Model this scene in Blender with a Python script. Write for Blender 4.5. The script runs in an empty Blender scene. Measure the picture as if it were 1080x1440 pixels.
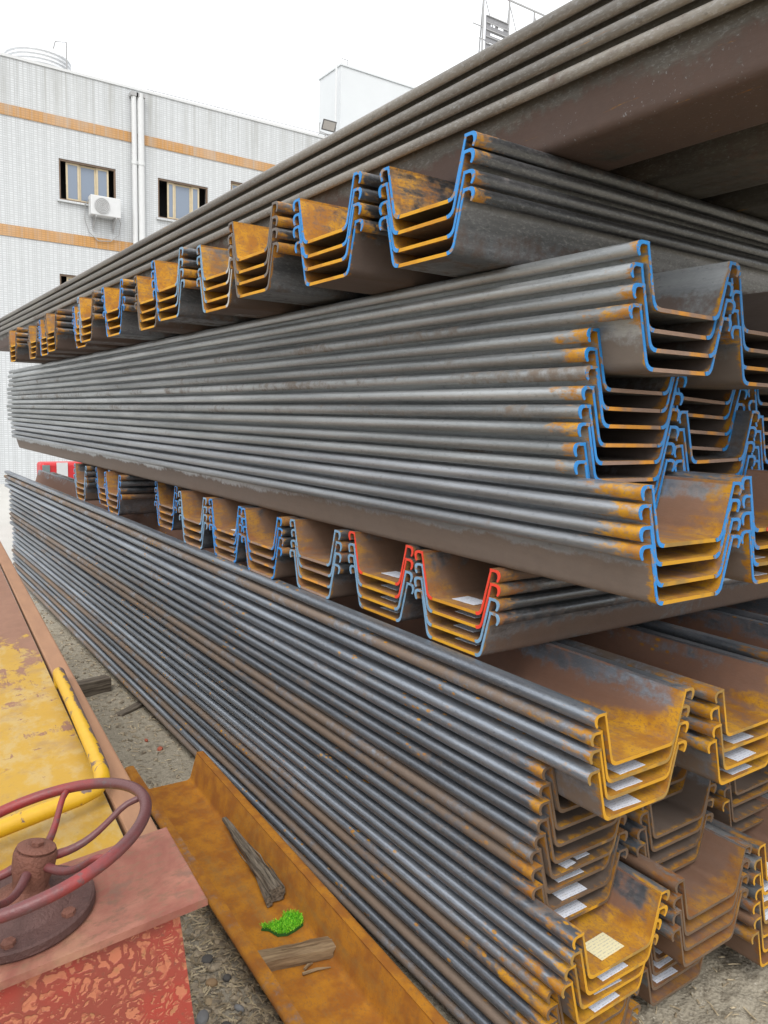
import bpy, bmesh, math, random
from mathutils import Vector, Matrix, noise as mnoise
R = math.radians
random.seed(7)
scene = bpy.context.scene
COL = scene.collection

# ------------------------------------------------------------------ camera
cam_d = bpy.data.cameras.new("camera")
cam = bpy.data.objects.new("camera", cam_d)
COL.objects.link(cam)
rot = Matrix(((0.8235035265419383, 0.047649260655256806, -0.5653065449223091),
              (-0.5667627539898763, 0.11290392592674316, -0.8161082551966616),
              (0.02493837329903892, 0.9924627204431087, 0.11998260735565758)))
cam.matrix_world = Matrix.Translation((0, 0, 2.10)) @ rot.to_4x4()
cam_d.sensor_fit = 'VERTICAL'
cam_d.sensor_height = 36
cam_d.lens = 36 * 1091.48 / 1440
cam_d.clip_start = 0.05
cam_d.clip_end = 1000
scene.camera = cam

# ------------------------------------------------------------------ world, sun, exposure (bright overcast)
SUN_EL, SUN_AZ = R(52), R(218)
world = bpy.data.worlds.new("World")
scene.world = world
world.use_nodes = True
wn, wl = world.node_tree.nodes, world.node_tree.links
wn.clear()
wo = wn.new('ShaderNodeOutputWorld'); bg = wn.new('ShaderNodeBackground')
sky = wn.new('ShaderNodeTexSky'); sky.sky_type = 'NISHITA'; sky.sun_disc = False
sky.sun_elevation = SUN_EL; sky.sun_rotation = SUN_AZ
sky.air_density = 1.2; sky.dust_density = 6.0; sky.ozone_density = 1.0
hs = wn.new('ShaderNodeHueSaturation'); hs.inputs['Saturation'].default_value = 0.16
mx = wn.new('ShaderNodeMix'); mx.data_type = 'RGBA'; mx.inputs[0].default_value = 0.72
mx.inputs[7].default_value = (7.6, 7.75, 8.0, 1)                    # even cloud cover over the clear-sky model
wl.new(sky.outputs[0], hs.inputs['Color']); wl.new(hs.outputs[0], mx.inputs[6]); wl.new(mx.outputs[2], bg.inputs[0]); wl.new(bg.outputs[0], wo.inputs[0])
bg.inputs[1].default_value = 0.15
sun_d = bpy.data.lights.new("sun", 'SUN'); sun_d.energy = 1.0; sun_d.angle = R(24); sun_d.color = (1.0, 0.97, 0.92)
sun = bpy.data.objects.new("sun", sun_d); COL.objects.link(sun)
d = Vector((math.sin(SUN_AZ) * math.cos(SUN_EL), math.cos(SUN_AZ) * math.cos(SUN_EL), math.sin(SUN_EL)))
sun.rotation_euler = d.to_track_quat('Z', 'Y').to_euler()
sun.location = (0, 0, 30)
scene.view_settings.view_transform = 'Standard'
scene.view_settings.look = 'None'
scene.view_settings.exposure = 0.68
scene.view_settings.gamma = 1.0
scene.view_settings.use_curve_mapping = False

# ------------------------------------------------------------------ node helper
class NT:
    def __init__(s, name):
        s.m = bpy.data.materials.new(name); s.m.use_nodes = True
        s.t = s.m.node_tree; s.n = s.t.nodes; s.l = s.t.links
        s.n.clear()
        s.out = s.n.new('ShaderNodeOutputMaterial'); s.b = s.n.new('ShaderNodeBsdfPrincipled')
        s.l.new(s.b.outputs[0], s.out.inputs[0])
        s.tc = s.n.new('ShaderNodeTexCoord')
        s.obj = s.tc.outputs['Object']
    def put(s, sock, v):
        if hasattr(v, 'is_linked') or hasattr(v, 'links'): s.l.new(v, sock)
        elif isinstance(v, (tuple, list)) and len(v) == 3 and sock.type == 'RGBA': sock.default_value = (*v, 1)
        else: sock.default_value = v
    def math(s, op, a, b=0.0, c=None, clamp=False):
        n = s.n.new('ShaderNodeMath'); n.operation = op; n.use_clamp = clamp
        s.put(n.inputs[0], a); s.put(n.inputs[1], b)
        if c is not None: s.put(n.inputs[2], c)
        return n.outputs[0]
    def vmath(s, op, a, b):
        n = s.n.new('ShaderNodeVectorMath'); n.operation = op
        s.put(n.inputs[0], a); s.put(n.inputs[1], b); return n.outputs[0]
    def scale(s, v, sc):
        return s.vmath('MULTIPLY', v, sc)
    def noise(s, vec, sc=5, det=4, rough=0.55, dist=0.0):
        n = s.n.new('ShaderNodeTexNoise'); s.l.new(vec, n.inputs['Vector'])
        n.inputs['Scale'].default_value = sc; n.inputs['Detail'].default_value = det
        n.inputs['Roughness'].default_value = rough; n.inputs['Distortion'].default_value = dist
        return n.outputs[0]
    def ncol(s, vec, sc=5, det=3):
        n = s.n.new('ShaderNodeTexNoise'); s.l.new(vec, n.inputs['Vector'])
        n.inputs['Scale'].default_value = sc; n.inputs['Detail'].default_value = det
        return n.outputs[1]
    def voro(s, vec, sc=5, feat='F1', out='Distance', rnd=1.0):
        n = s.n.new('ShaderNodeTexVoronoi'); n.feature = feat; s.l.new(vec, n.inputs['Vector'])
        n.inputs['Scale'].default_value = sc; n.inputs['Randomness'].default_value = rnd
        return n.outputs[out]
    def step(s, v, a, b):
        n = s.n.new('ShaderNodeMapRange'); n.interpolation_type = 'SMOOTHSTEP'
        s.put(n.inputs[0], v); s.put(n.inputs[1], a); s.put(n.inputs[2], b)
        return n.outputs[0]
    def mix(s, f, a, b, mode='MIX'):
        n = s.n.new('ShaderNodeMix'); n.data_type = 'RGBA'; n.blend_type = mode; n.clamp_factor = True
        s.put(n.inputs[0], f); s.put(n.inputs[6], a); s.put(n.inputs[7], b); return n.outputs[2]
    def fmix(s, f, a, b):
        n = s.n.new('ShaderNodeMix'); n.data_type = 'FLOAT'
        s.put(n.inputs[0], f); s.put(n.inputs[2], a); s.put(n.inputs[3], b); return n.outputs[0]
    def sep(s, v):
        n = s.n.new('ShaderNodeSeparateXYZ'); s.l.new(v, n.inputs[0]); return n.outputs
    def rnd(s):
        return s.n.new('ShaderNodeObjectInfo').outputs['Random']
    def offs(s, k=37.0):
        r = s.rnd(); c = s.n.new('ShaderNodeCombineXYZ')
        s.put(c.inputs[0], s.math('MULTIPLY', r, k)); s.put(c.inputs[1], s.math('MULTIPLY', r, k * 1.7)); s.put(c.inputs[2], s.math('MULTIPLY', r, k * 0.6))
        return s.vmath('ADD', s.obj, c.outputs[0])
    def done(s, col, rough=0.6, metal=0.0, bump=None, bs=0.3, bd=0.01, spec=0.5):
        s.put(s.b.inputs['Base Color'], col); s.put(s.b.inputs['Roughness'], rough); s.put(s.b.inputs['Metallic'], metal)
        s.b.inputs['Specular IOR Level'].default_value = spec
        if bump is not None:
            n = s.n.new('ShaderNodeBump'); n.inputs['Strength'].default_value = bs; n.inputs['Distance'].default_value = bd
            s.l.new(bump, n.inputs['Height']); s.l.new(n.outputs[0], s.b.inputs['Normal'])
        return s.m

def plain(name, c, rough=0.6, metal=0.0, var=0.25, sc=8.0, bs=0.15, spec=0.4):
    t = NT(name); p = t.offs()
    n = t.noise(p, sc, 5, 0.6); n2 = t.noise(p, sc * 7, 3, 0.6)
    dk = tuple(x * (1 - var) for x in c); lt = tuple(min(1, x * (1 + var)) for x in c)
    col = t.mix(n, dk, lt)
    return t.done(col, rough, metal, n2, bs, 0.004, spec)

# steel with mill scale, brown rust, flash rust near the flame-cut end (y = metres from the cut end)
def steel(name, scale_col=(0.17, 0.185, 0.20), light_col=(0.31, 0.335, 0.36), brown=(0.13, 0.075, 0.048), orange=(0.50, 0.215, 0.012),
          brown_amt=0.4, brown_low=0.2, end_len=0.2, end_web=0.3, spots=0.25, rust_all=0.0, rough=0.38, redweb=0.0, wall_end=0.35, metal=0.8, dots=0.0, wcol=(0.2, 0.085, 0.045), speck=0.0):
    t = NT(name); p = t.offs(); X, Y, Z = t.sep(t.obj)
    st = t.scale(p, (9, 0.55, 9)); rnd = t.rnd()
    n1 = t.noise(st, 1.6, 5, 0.62); n2 = t.noise(p, 26, 4, 0.65); n3 = t.noise(t.scale(p, (3, 1.2, 3)), 2.2, 5, 0.6)
    fine = t.noise(t.scale(p, (1, 0.35, 1)), 160, 3, 0.7)
    col = t.mix(t.step(n1, 0.3, 0.7), scale_col, light_col)
    col = t.mix(t.math('MULTIPLY', t.step(fine, 0.48, 0.72), 0.3), col, (0.42, 0.43, 0.43))
    pit = t.noise(t.scale(p, (1, 0.5, 1)), 75, 4, 0.75)
    col = t.mix(t.math('MULTIPLY', t.step(pit, 0.56, 0.68), 0.35), col, tuple(x * 0.4 for x in scale_col))
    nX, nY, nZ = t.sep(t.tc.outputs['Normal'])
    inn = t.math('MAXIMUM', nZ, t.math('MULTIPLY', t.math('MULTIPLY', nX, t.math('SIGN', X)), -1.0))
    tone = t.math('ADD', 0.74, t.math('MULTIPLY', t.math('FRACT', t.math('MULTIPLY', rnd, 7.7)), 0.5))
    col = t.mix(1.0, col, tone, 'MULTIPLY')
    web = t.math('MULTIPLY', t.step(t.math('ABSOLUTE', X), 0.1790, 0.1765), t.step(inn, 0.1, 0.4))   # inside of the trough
    low = t.step(Z, 0.13, 0.05)
    amt = t.math('ADD', t.math('MULTIPLY', t.math('SUBTRACT', rnd, 0.5), 0.42), brown_amt)
    amt = t.math('ADD', amt, t.math('MULTIPLY', low, brown_low))
    amt = t.math('ADD', amt, t.math('MULTIPLY', web, 0.22 * redweb))
    bsrc = t.math('ADD', t.math('MULTIPLY', n3, 0.62), t.math('MULTIPLY', n2, 0.38))
    bm = t.step(t.math('ADD', bsrc, amt), 0.86, 1.02)
    bcol = t.mix(n2, brown, tuple(x * 1.55 for x in brown))
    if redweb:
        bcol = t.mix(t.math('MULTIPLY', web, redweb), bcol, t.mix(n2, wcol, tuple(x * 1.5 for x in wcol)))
    col = t.mix(t.math('MULTIPLY', bm, 0.92), col, bcol)
    if speck:                                                      # pale flecks of loose scale on the weathered face
        sk = t.math('MULTIPLY', t.step(t.noise(p, 95, 3, 0.6), 0.64, 0.70), t.step(t.noise(p, 4, 3), 0.42, 0.6))
        sk = t.math('MAXIMUM', sk, t.math('MULTIPLY', t.step(t.noise(p, 30, 4, 0.7), 0.68, 0.73), 0.7))
        col = t.mix(t.math('MULTIPLY', sk, speck), col, (0.30, 0.32, 0.34))
    # orange flash rust: ragged patches that thin out from the cut end, and blotches strung along the bar
    floor_ = t.step(t.math('ABSOLUTE', X), 0.158, 0.132)
    ew = t.math('MULTIPLY', t.fmix(floor_, wall_end, 1.0), end_web)
    el = t.fmix(web, end_len, ew)
    rim = t.math('MAXIMUM', web, t.step(Z, 0.112, 0.124))            # the outer flange below the rim rusts far less
    el = t.math('MAXIMUM', t.math('MULTIPLY', el, t.fmix(rim, 0.12, 1.0)), 0.01)
    el = t.math('MULTIPLY', el, t.math('ADD', 0.55, t.math('MULTIPLY', rnd, 0.9)))
    grad = t.math('SUBTRACT', 1.0, t.math('DIVIDE', Y, el))
    ragn = t.math('ADD', t.math('MULTIPLY', t.noise(t.scale(p, (16, 4.5, 16)), 2.2, 6, 0.68), 0.75), t.math('MULTIPLY', n2, 0.35))
    r2 = t.math('FRACT', t.math('MULTIPLY', rnd, 17.3))
    push = t.math('ADD', t.math('MULTIPLY', t.math('MAXIMUM', grad, -1.0), 0.17), t.math('MULTIPLY', t.math('SUBTRACT', r2, 0.55), 0.17))
    push = t.math('ADD', push, t.math('MULTIPLY', web, 0.05))
    e = t.step(t.math('ADD', ragn, push), t.fmix(web, 0.60, 0.53), t.fmix(web, 0.74, 0.80))
    e = t.math('MULTIPLY', e, t.step(grad, -0.35, 0.05))
    patch = t.noise(t.scale(p, (26, 1.6, 26)), 1.9, 6, 0.7)
    thr = 0.72 - 0.16 * spots
    sp = t.step(patch, thr, thr + 0.06)
    sp = t.math('MULTIPLY', sp, t.step(n2, 0.35, 0.6))
    om = t.math('MAXIMUM', e, t.math('MULTIPLY', sp, t.math('SUBTRACT', 0.85 if spots > 0 else 0.0, t.math('MULTIPLY', web, 0.8 if spots > 0 else 0.0))))
    if rust_all: om = t.math('MAXIMUM', om, t.math('MULTIPLY', rust_all, t.step(t.math('ADD', n1, t.math('MULTIPLY', n2, 0.5)), 0.4, 0.75)))
    if dots:
        dv_ = t.voro(t.scale(p, (1, 0.55, 1)), 42); dn = t.noise(t.scale(p, (1, 0.5, 1)), 3.0, 3)
        dm = t.math('MULTIPLY', t.step(dv_, 0.30, 0.2), t.step(dn, 0.56, 0.62))
        om = t.math('MAXIMUM', om, t.math('MULTIPLY', dm, dots))
    ocol = t.mix(t.step(t.noise(p, 11, 4, 0.6), 0.35, 0.65), orange, (orange[0] * 0.66, orange[1] * 0.55, orange[2] * 1.2))
    gr_ = t.noise(t.scale(p, (1, 0.7, 1)), 120, 4, 0.75)
    ocol = t.mix(t.math('MULTIPLY', t.step(gr_, 0.5, 0.66), 0.55), ocol, (orange[0] * 0.42, orange[1] * 0.36, orange[2] * 1.4))
    om = t.math('MULTIPLY', om, t.fmix(t.step(gr_, 0.62, 0.5), 0.72, 1.0))
    col = t.mix(om, col, ocol)
    rg = t.math('ADD', t.fmix(bm, rough, 0.72), t.math('MULTIPLY', om, 0.2), clamp=True)
    rg = t.math('ADD', rg, t.math('MULTIPLY', t.math('SUBTRACT', n2, 0.5), 0.2), clamp=True)
    mt = t.math('MULTIPLY', t.math('SUBTRACT', 1.0, t.math('MAXIMUM', bm, om)), metal)
    return t.done(col, rg, mt, t.math('ADD', fine, n2), 0.22, 0.003, 0.5)

def endmat(name, a, b, oamt=0.5, orange=(0.52, 0.26, 0.01)):
    t = NT(name); p = t.offs(); n = t.noise(p, 14, 4, 0.6); n2 = t.noise(p, 60, 3, 0.6)
    col = t.mix(n, a, b)
    col = t.mix(t.step(t.math('ADD', t.noise(t.scale(p, (1, 1, 0.3)), 7, 3, 0.5), oamt), 0.92, 1.02), col, orange)
    return t.done(col, 0.75, 0.0, n2, 0.35, 0.003)

def paint(name, c, worn=0.35, under=(0.25, 0.17, 0.11)):
    t = NT(name); p = t.offs(); n = t.noise(p, 34, 4, 0.65); n2 = t.noise(p, 90, 3, 0.6)
    col = t.mix(t.noise(p, 20, 3), tuple(x * 0.75 for x in c), tuple(min(1, x * 1.25) for x in c))
    col = t.mix(t.step(n, 0.72 - worn * 0.3, 0.76 - worn * 0.3), col, under)
    return t.done(col, 0.5, 0.0, n2, 0.2, 0.002)

GOLD = (0.50, 0.245, 0.008)
S_low = steel("steel_lower", (0.145, 0.161, 0.186), (0.285, 0.315, 0.355), brown=(0.12, 0.083, 0.056), brown_amt=0.34, end_len=0.26, end_web=0.45, spots=0.5, redweb=0.85, brown_low=0.2, dots=0.95, wall_end=0.12, wcol=(0.17, 0.078, 0.042), orange=GOLD, metal=0.62, rough=0.38)
S_lowB = steel("steel_lower_deep", (0.14, 0.154, 0.176), (0.27, 0.297, 0.335), brown=(0.11, 0.077, 0.053), brown_amt=0.35, end_len=0.10, end_web=0.02, spots=0.46, redweb=0.8, brown_low=0.26, orange=(0.44, 0.21, 0.01), dots=0.95, wcol=(0.075, 0.05, 0.034), metal=0.62, rough=0.38)  # wcol: brown trough insides, darkened to paint in shade between webs
S_lowC = steel("steel_lower_rusted", (0.12, 0.125, 0.132), (0.26, 0.27, 0.28), brown=(0.125, 0.065, 0.034), brown_amt=0.38, end_len=0.15, end_web=0.08, spots=0.4, redweb=0.9, brown_low=0.3, orange=(0.32, 0.15, 0.018), wcol=(0.13, 0.066, 0.038), wall_end=0.5, metal=0.4)
S_mid = steel("steel_middle", (0.20, 0.213, 0.218), (0.36, 0.375, 0.38), brown=(0.105, 0.08, 0.06), brown_amt=0.22, end_len=0.11, end_web=0.03, spots=0.1, brown_low=0.3, redweb=0.8, wcol=(0.07, 0.046, 0.036), orange=GOLD, metal=0.62, rough=0.38)  # wcol darkens the brown inside the troughs, shade put into the colour
S_midL = steel("steel_middle_lower", (0.215, 0.228, 0.245), (0.38, 0.40, 0.425), brown=(0.115, 0.082, 0.06), brown_amt=0.22, end_len=0.17, end_web=0.2, spots=0.15, brown_low=0.42, redweb=1.0, wall_end=0.4, wcol=(0.17, 0.085, 0.045), orange=GOLD, metal=0.62, rough=0.38)
S_top = steel("steel_top", (0.115, 0.104, 0.09), (0.215, 0.195, 0.165), brown=(0.075, 0.047, 0.038), brown_amt=0.16, end_len=0.1, end_web=0.1, spots=0.5, brown_low=0.26, speck=0.55, metal=0.45, rough=0.45, orange=(0.38, 0.19, 0.02))
S_ux = steel("steel_upper_row", (0.09, 0.095, 0.10), (0.20, 0.205, 0.215), brown=(0.068, 0.045, 0.034), brown_amt=0.30, end_len=0.1, end_web=0.7, spots=0.15, brown_low=0.25, redweb=0.7, orange=(0.48, 0.23, 0.012), wall_end=0.8, wcol=(0.18, 0.105, 0.045))
S_lx = steel("steel_lower_row", (0.105, 0.118, 0.132), (0.22, 0.24, 0.26), brown=(0.085, 0.052, 0.034), brown_amt=0.34, end_len=0.08, end_web=0.16, spots=0.15, brown_low=0.2, redweb=0.9, orange=(0.36, 0.18, 0.03), wall_end=0.4, wcol=(0.16, 0.088, 0.05))
S_loose = steel("steel_loose_rusty", brown_amt=0.62, end_len=0.5, end_web=0.5, spots=0.6, rust_all=0.95, orange=(0.41, 0.16, 0.004), brown=(0.22, 0.10, 0.01), rough=0.7, redweb=0.6, wcol=(0.21, 0.10, 0.01))
E_rust = endmat("cut_end_rusty", (0.07, 0.045, 0.028), (0.17, 0.105, 0.06), 0.3)
E_yellow = endmat("cut_end_yellow", (0.2, 0.12, 0.035), (0.36, 0.21, 0.04), 0.5)
E_orange = endmat("cut_end_orange", (0.42, 0.18, 0.008), (0.56, 0.265, 0.008), 0.5, (0.58, 0.29, 0.008))
E_tan = endmat("cut_end_tan", (0.2, 0.125, 0.09), (0.34, 0.23, 0.17), 0.40, (0.6, 0.26, 0.03))
P_blue = paint("blue_end_paint", (0.02, 0.21, 0.54), 0.55)
P_bluegrey = paint("blue_grey_end_paint", (0.16, 0.29, 0.42), 0.4)
P_red = paint("red_end_paint", (0.68, 0.045, 0.018), 0.15)
P_pale = paint("pale_grey_end_paint", (0.42, 0.42, 0.40), 0.35)
def paper_mat(name, c):
    t = NT(name); x, y, z = t.sep(t.obj)
    rows = t.math('FRACT', t.math('MULTIPLY', y, 95.0)); brk = t.noise(t.scale(t.obj, (160, 95, 1)), 1.0, 2)
    ln = t.math('MULTIPLY', t.step(rows, 0.62, 0.7), t.step(brk, 0.45, 0.55))
    col = t.mix(t.math('MULTIPLY', ln, 0.5), c, (0.25, 0.26, 0.3))
    col = t.mix(t.math('MULTIPLY', t.step(t.noise(t.offs(), 22, 3), 0.55, 0.75), 0.25), col, (0.5, 0.42, 0.3))
    return t.done(col, 0.55)
M_paper = paper_mat("white_label_paper", (0.68, 0.71, 0.78))
M_paper_y = paper_mat("cream_label_paper", (0.72, 0.66, 0.42))
M_tape = plain("black_tape", (0.02, 0.02, 0.022), 0.5)

# ------------------------------------------------------------------ mesh helpers
def new_obj(name, mesh, parent=None, loc=None, rot=None):
    o = bpy.data.objects.new(name, mesh); COL.objects.link(o)
    if parent is not None: o.parent = parent
    if loc is not None: o.location = loc
    if rot is not None: o.rotation_euler = rot
    return o
def tag(o, label=None, cat=None, group=None, kind=None):
    if label: o['label'] = label
    if cat: o['category'] = cat
    if group: o['group'] = group
    if kind: o['kind'] = kind
    return o
class MB:
    def __init__(s): s.v = []; s.f = []; s.mi = []
    def add(s, vs, fs, m=0):
        k = len(s.v); s.v += [tuple(v) for v in vs]
        for f in fs: s.f.append([i + k for i in f]); s.mi.append(m)
    def box(s, c, h, m=0, M=None):
        vs = [Vector((c[0] + h[0] * a, c[1] + h[1] * b, c[2] + h[2] * e)) for a in (-1, 1) for b in (-1, 1) for e in (-1, 1)]
        if M is not None: vs = [M @ v for v in vs]
        s.add(vs, [(0, 1, 3, 2), (4, 6, 7, 5), (0, 4, 5, 1), (2, 3, 7, 6), (0, 2, 6, 4), (1, 5, 7, 3)], m)
    def quad(s, a, b, c, d, m=0): s.add([a, b, c, d], [(0, 1, 2, 3)], m)
    def prism(s, poly, y0, y1, m=0, mcap=None, ny=1):             # polygon in XZ pushed along Y
        n = len(poly); vs = []
        for k in range(ny + 1):
            y = y0 + (y1 - y0) * k / ny
            vs += [(p[0], y, p[1]) for p in poly]
        fs = []
        for k in range(ny):
            for i in range(n):
                j = (i + 1) % n
                fs.append((k * n + i, k * n + j, (k + 1) * n + j, (k + 1) * n + i))
        s.add(vs, fs, m)
        s.add([(p[0], y0, p[1]) for p in poly], [tuple(range(n - 1, -1, -1))], m if mcap is None else mcap)
        s.add([(p[0], y1, p[1]) for p in poly], [tuple(range(n))], m if mcap is None else mcap)
    def tube(s, pts, rad, sides=12, m=0, caps=True, closed=False):
        pts = [Vector(p) for p in pts]; n = len(pts)
        rads = rad if isinstance(rad, (list, tuple)) else [rad] * n
        vs = []; up = None
        for i, p in enumerate(pts):
            if closed: tdir = (pts[(i + 1) % n] - pts[i - 1]).normalized()
            else: tdir = (pts[min(i + 1, n - 1)] - pts[max(i - 1, 0)]).normalized()
            if up is None:
                up = tdir.cross(Vector((0, 0, 1)))
                if up.length < 0.1: up = tdir.cross(Vector((1, 0, 0)))
                up.normalize()
            up = (up - tdir * up.dot(tdir)).normalized(); w = tdir.cross(up)
            for k in range(sides):
                a = 2 * math.pi * k / sides
                vs.append(p + (up * math.cos(a) + w * math.sin(a)) * rads[i])
        fs = []
        for i in range(n if closed else n - 1):
            j = (i + 1) % n
            for k in range(sides):
                l = (k + 1) % sides
                fs.append((i * sides + k, i * sides + l, j * sides + l, j * sides + k))
        if caps and not closed:
            fs.append(tuple(range(sides - 1, -1, -1))); fs.append(tuple((n - 1) * sides + k for k in range(sides)))
        s.add(vs, fs, m)
    def lathe(s, prof, seg=32, m=0, M=None):                       # (r, z) profile round Z
        vs = []; n = len(prof)
        for k in range(seg):
            a = 2 * math.pi * k / seg
            for r, z in prof: vs.append(Vector((r * math.cos(a), r * math.sin(a), z)))
        if M is not None: vs = [M @ v for v in vs]
        fs = []
        for k in range(seg):
            l = (k + 1) % seg
            for i in range(n - 1): fs.append((k * n + i, l * n + i, l * n + i + 1, k * n + i + 1))
        fs.append(tuple(k * n for k in range(seg - 1, -1, -1))); fs.append(tuple(k * n + n - 1 for k in range(seg)))
        s.add(vs, fs, m)
    def mesh(s, name, mats, smooth=None):
        me = bpy.data.meshes.new(name); me.from_pydata(s.v, [], s.f)
        for m in (mats if isinstance(mats, (list, tuple)) else [mats]): me.materials.append(m)
        me.polygons.foreach_set('material_index', s.mi)
        bm = bmesh.new(); bm.from_mesh(me); bmesh.ops.recalc_face_normals(bm, faces=bm.faces[:]); bm.to_mesh(me); bm.free()
        if smooth is not None:
            bm = bmesh.new(); bm.from_mesh(me); bmesh.ops.remove_doubles(bm, verts=bm.verts[:], dist=1e-5); bm.to_mesh(me); bm.free()
            me.polygons.foreach_set('use_smooth', [True] * len(me.polygons)); me.set_sharp_from_angle(angle=R(smooth))
        me.update(); return me
    def build(s, name, mats, parent=None, loc=None, rot=None, smooth=None, bevel=0):
        o = new_obj(name, s.mesh(name, mats, smooth), parent, loc, rot)
        if bevel:
            b = o.modifiers.new('bevel', 'BEVEL'); b.width = bevel; b.segments = 2; b.limit_method = 'ANGLE'
        return o
def empty(name, loc=(0, 0, 0), M=None):
    o = bpy.data.objects.new(name, None); COL.objects.link(o); o.empty_display_size = 0.1
    if M is not None: o.matrix_world = M
    else: o.location = loc
    return o
def bez(a, c, b, n=5):
    return [((1 - t) ** 2 * a[0] + 2 * t * (1 - t) * c[0] + t * t * b[0], (1 - t) ** 2 * a[1] + 2 * t * (1 - t) * c[1] + t * t * b[1]) for t in [i / n for i in range(n + 1)]]

# ------------------------------------------------------------------ ground (one sheet, relief near the stack)
def ground_h(x, y):
    p = Vector((x, y, 0))
    h = mnoise.noise(p * 1.3) * 0.016 + mnoise.noise(p * 4.1) * 0.010 + mnoise.noise(p * 11.0) * 0.006
    w = 1.0 if y < 9 else max(0.0, 1 - (y - 9) / 4)
    if x > 1.75 and y < 2.4: h += abs(mnoise.noise(Vector((x * 9 + y * 5, y * 11 - x * 4, 3)))) * 0.035   # trodden mud at the near end
    return h * w - 0.006
def axis(fine0, fine1, st, outs):
    a = [v for v in outs if v < fine0 - st]; k = int((fine1 - fine0) / st)
    return a + [fine0 + st * i for i in range(k + 1)] + [v for v in outs if v > fine1 + st]
gx = axis(-1.4, 3.8, 0.03, [-300, -120, -40, -15, -6, -3, -2, 4.2, 5, 7, 12, 25, 60, 150, 300])
gy = axis(0.6, 8.0, 0.03, [-300, -100, -30, -10, -4, -1, 0.2] + [8.0 + 0.15 * i for i in range(1, 30)] + [13, 14, 16, 20, 30, 60, 150, 400])
g = MB(); nx = len(gx)
g.v = [(x, y, ground_h(x, y) if (-2 < x < 4 and 0 < y < 13.2) else -0.006) for y in gy for x in gx]
g.f = [[j * nx + i, j * nx + i + 1, (j + 1) * nx + i + 1, (j + 1) * nx + i] for j in range(len(gy) - 1) for i in range(nx - 1)]
g.mi = [0] * len(g.f)
t = NT("yard_dirt"); o_ = t.obj; gxx, gyy, gzz = t.sep(o_)
a1 = t.noise(o_, 1.4, 6, 0.6); a2 = t.noise(o_, 22, 5, 0.7); a3 = t.voro(o_, 70)
c = t.mix(a1, (0.20, 0.172, 0.125), (0.40, 0.36, 0.285)); c = t.mix(t.step(a2, 0.45, 0.75), c, (0.13, 0.108, 0.078))
c = t.mix(t.math('MULTIPLY', t.step(t.noise(o_, 60, 4, 0.7), 0.58, 0.7), 0.8), c, (0.52, 0.48, 0.40))
c = t.mix(t.math('MULTIPLY', t.step(t.noise(o_, 3.1, 5, 0.65), 0.58, 0.72), 0.7), c, (0.085, 0.07, 0.055))
far = t.step(t.math('ADD', gyy, t.math('MULTIPLY', a1, 3.0)), 9.5, 12.0)
c = t.mix(far, c, t.mix(a1, (0.42, 0.41, 0.38), (0.52, 0.51, 0.48)))
m_ground = t.done(c, 0.92, 0, t.math('ADD', a2, t.math('MULTIPLY', a3, 0.7)), 0.6, 0.012, 0.2)
tag(new_obj('ground', g.mesh('ground', m_ground, 60)), kind='structure')

# ------------------------------------------------------------------ factory building (far side of the yard)
def wall_mat(name, base, tile, dz=(9.0, 11.4)):
    t = NT(name); x, y, z = t.sep(t.obj)
    v = t.n.new('ShaderNodeCombineXYZ'); t.l.new(t.math('ADD', x, y), v.inputs[0]); t.l.new(z, v.inputs[1])
    b = t.n.new('ShaderNodeTexBrick'); t.l.new(v.outputs[0], b.inputs['Vector'])
    b.offset = 0.0; b.inputs['Scale'].default_value = 1.0; b.inputs['Brick Width'].default_value = tile[0]; b.inputs['Row Height'].default_value = tile[1]
    b.inputs['Mortar Size'].default_value = 0.014; b.inputs['Mortar Smooth'].default_value = 0.3
    b.inputs['Color1'].default_value = (*base, 1); b.inputs['Color2'].default_value = (*[q * 0.9 for q in base], 1); b.inputs['Mortar'].default_value = (*[q * 0.74 for q in base], 1)
    col = b.outputs['Color']
    st = t.noise(t.scale(t.obj, (2.6, 2.6, 0.16)), 1.0, 6, 0.7); big = t.noise(t.obj, 0.35, 4, 0.6)
    st2 = t.noise(t.scale(t.obj, (7, 7, 0.12)), 1.0, 5, 0.7)
    drip = t.math('MULTIPLY', t.math('MAXIMUM', t.step(st, 0.45, 0.72), t.step(st2, 0.5, 0.7)), t.step(z, *dz))
    col = t.mix(t.math('MULTIPLY', t.step(st2, 0.48, 0.7), 0.22), col, (0.36, 0.37, 0.37))
    col = t.mix(t.math('MULTIPLY', drip, 0.65), col, (0.28, 0.28, 0.26))
    col = t.mix(t.math('MULTIPLY', t.step(big, 0.45, 0.75), 0.3), col, (0.5, 0.51, 0.5))
    col = t.mix(t.math('MULTIPLY', t.step(st, 0.58, 0.75), 0.3), col, (0.42, 0.42, 0.40))
    vl = t.step(t.math('ABSOLUTE', t.math('SUBTRACT', t.math('FRACT', t.math('DIVIDE', t.math('ADD', x, y), tile[0] * 3)), 0.5)), 0.10, 0.03)
    col = t.mix(t.math('MULTIPLY', t.math('MULTIPLY', vl, t.noise(t.scale(t.obj, (1, 1, 0.3)), 1.2, 4)), 0.42), col, (0.25, 0.26, 0.26))
    return t.done(col, 0.45, 0, b.outputs['Fac'], -0.3, 0.01, 0.4)
M_wall = wall_mat("white_mosaic_tile", (0.57, 0.59, 0.60), (0.11, 0.06))
M_wall2 = plain("white_far_wall", (0.57, 0.59, 0.60), 0.7, 0, 0.06, 0.6)
M_band = wall_mat("orange_mosaic_tile", (0.50, 0.26, 0.08), (0.11, 0.06))
M_frame = plain("cream_window_frame", (0.5, 0.42, 0.28), 0.4)
M_dkframe = plain("brown_window_trim", (0.16, 0.11, 0.075), 0.5)
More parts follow.
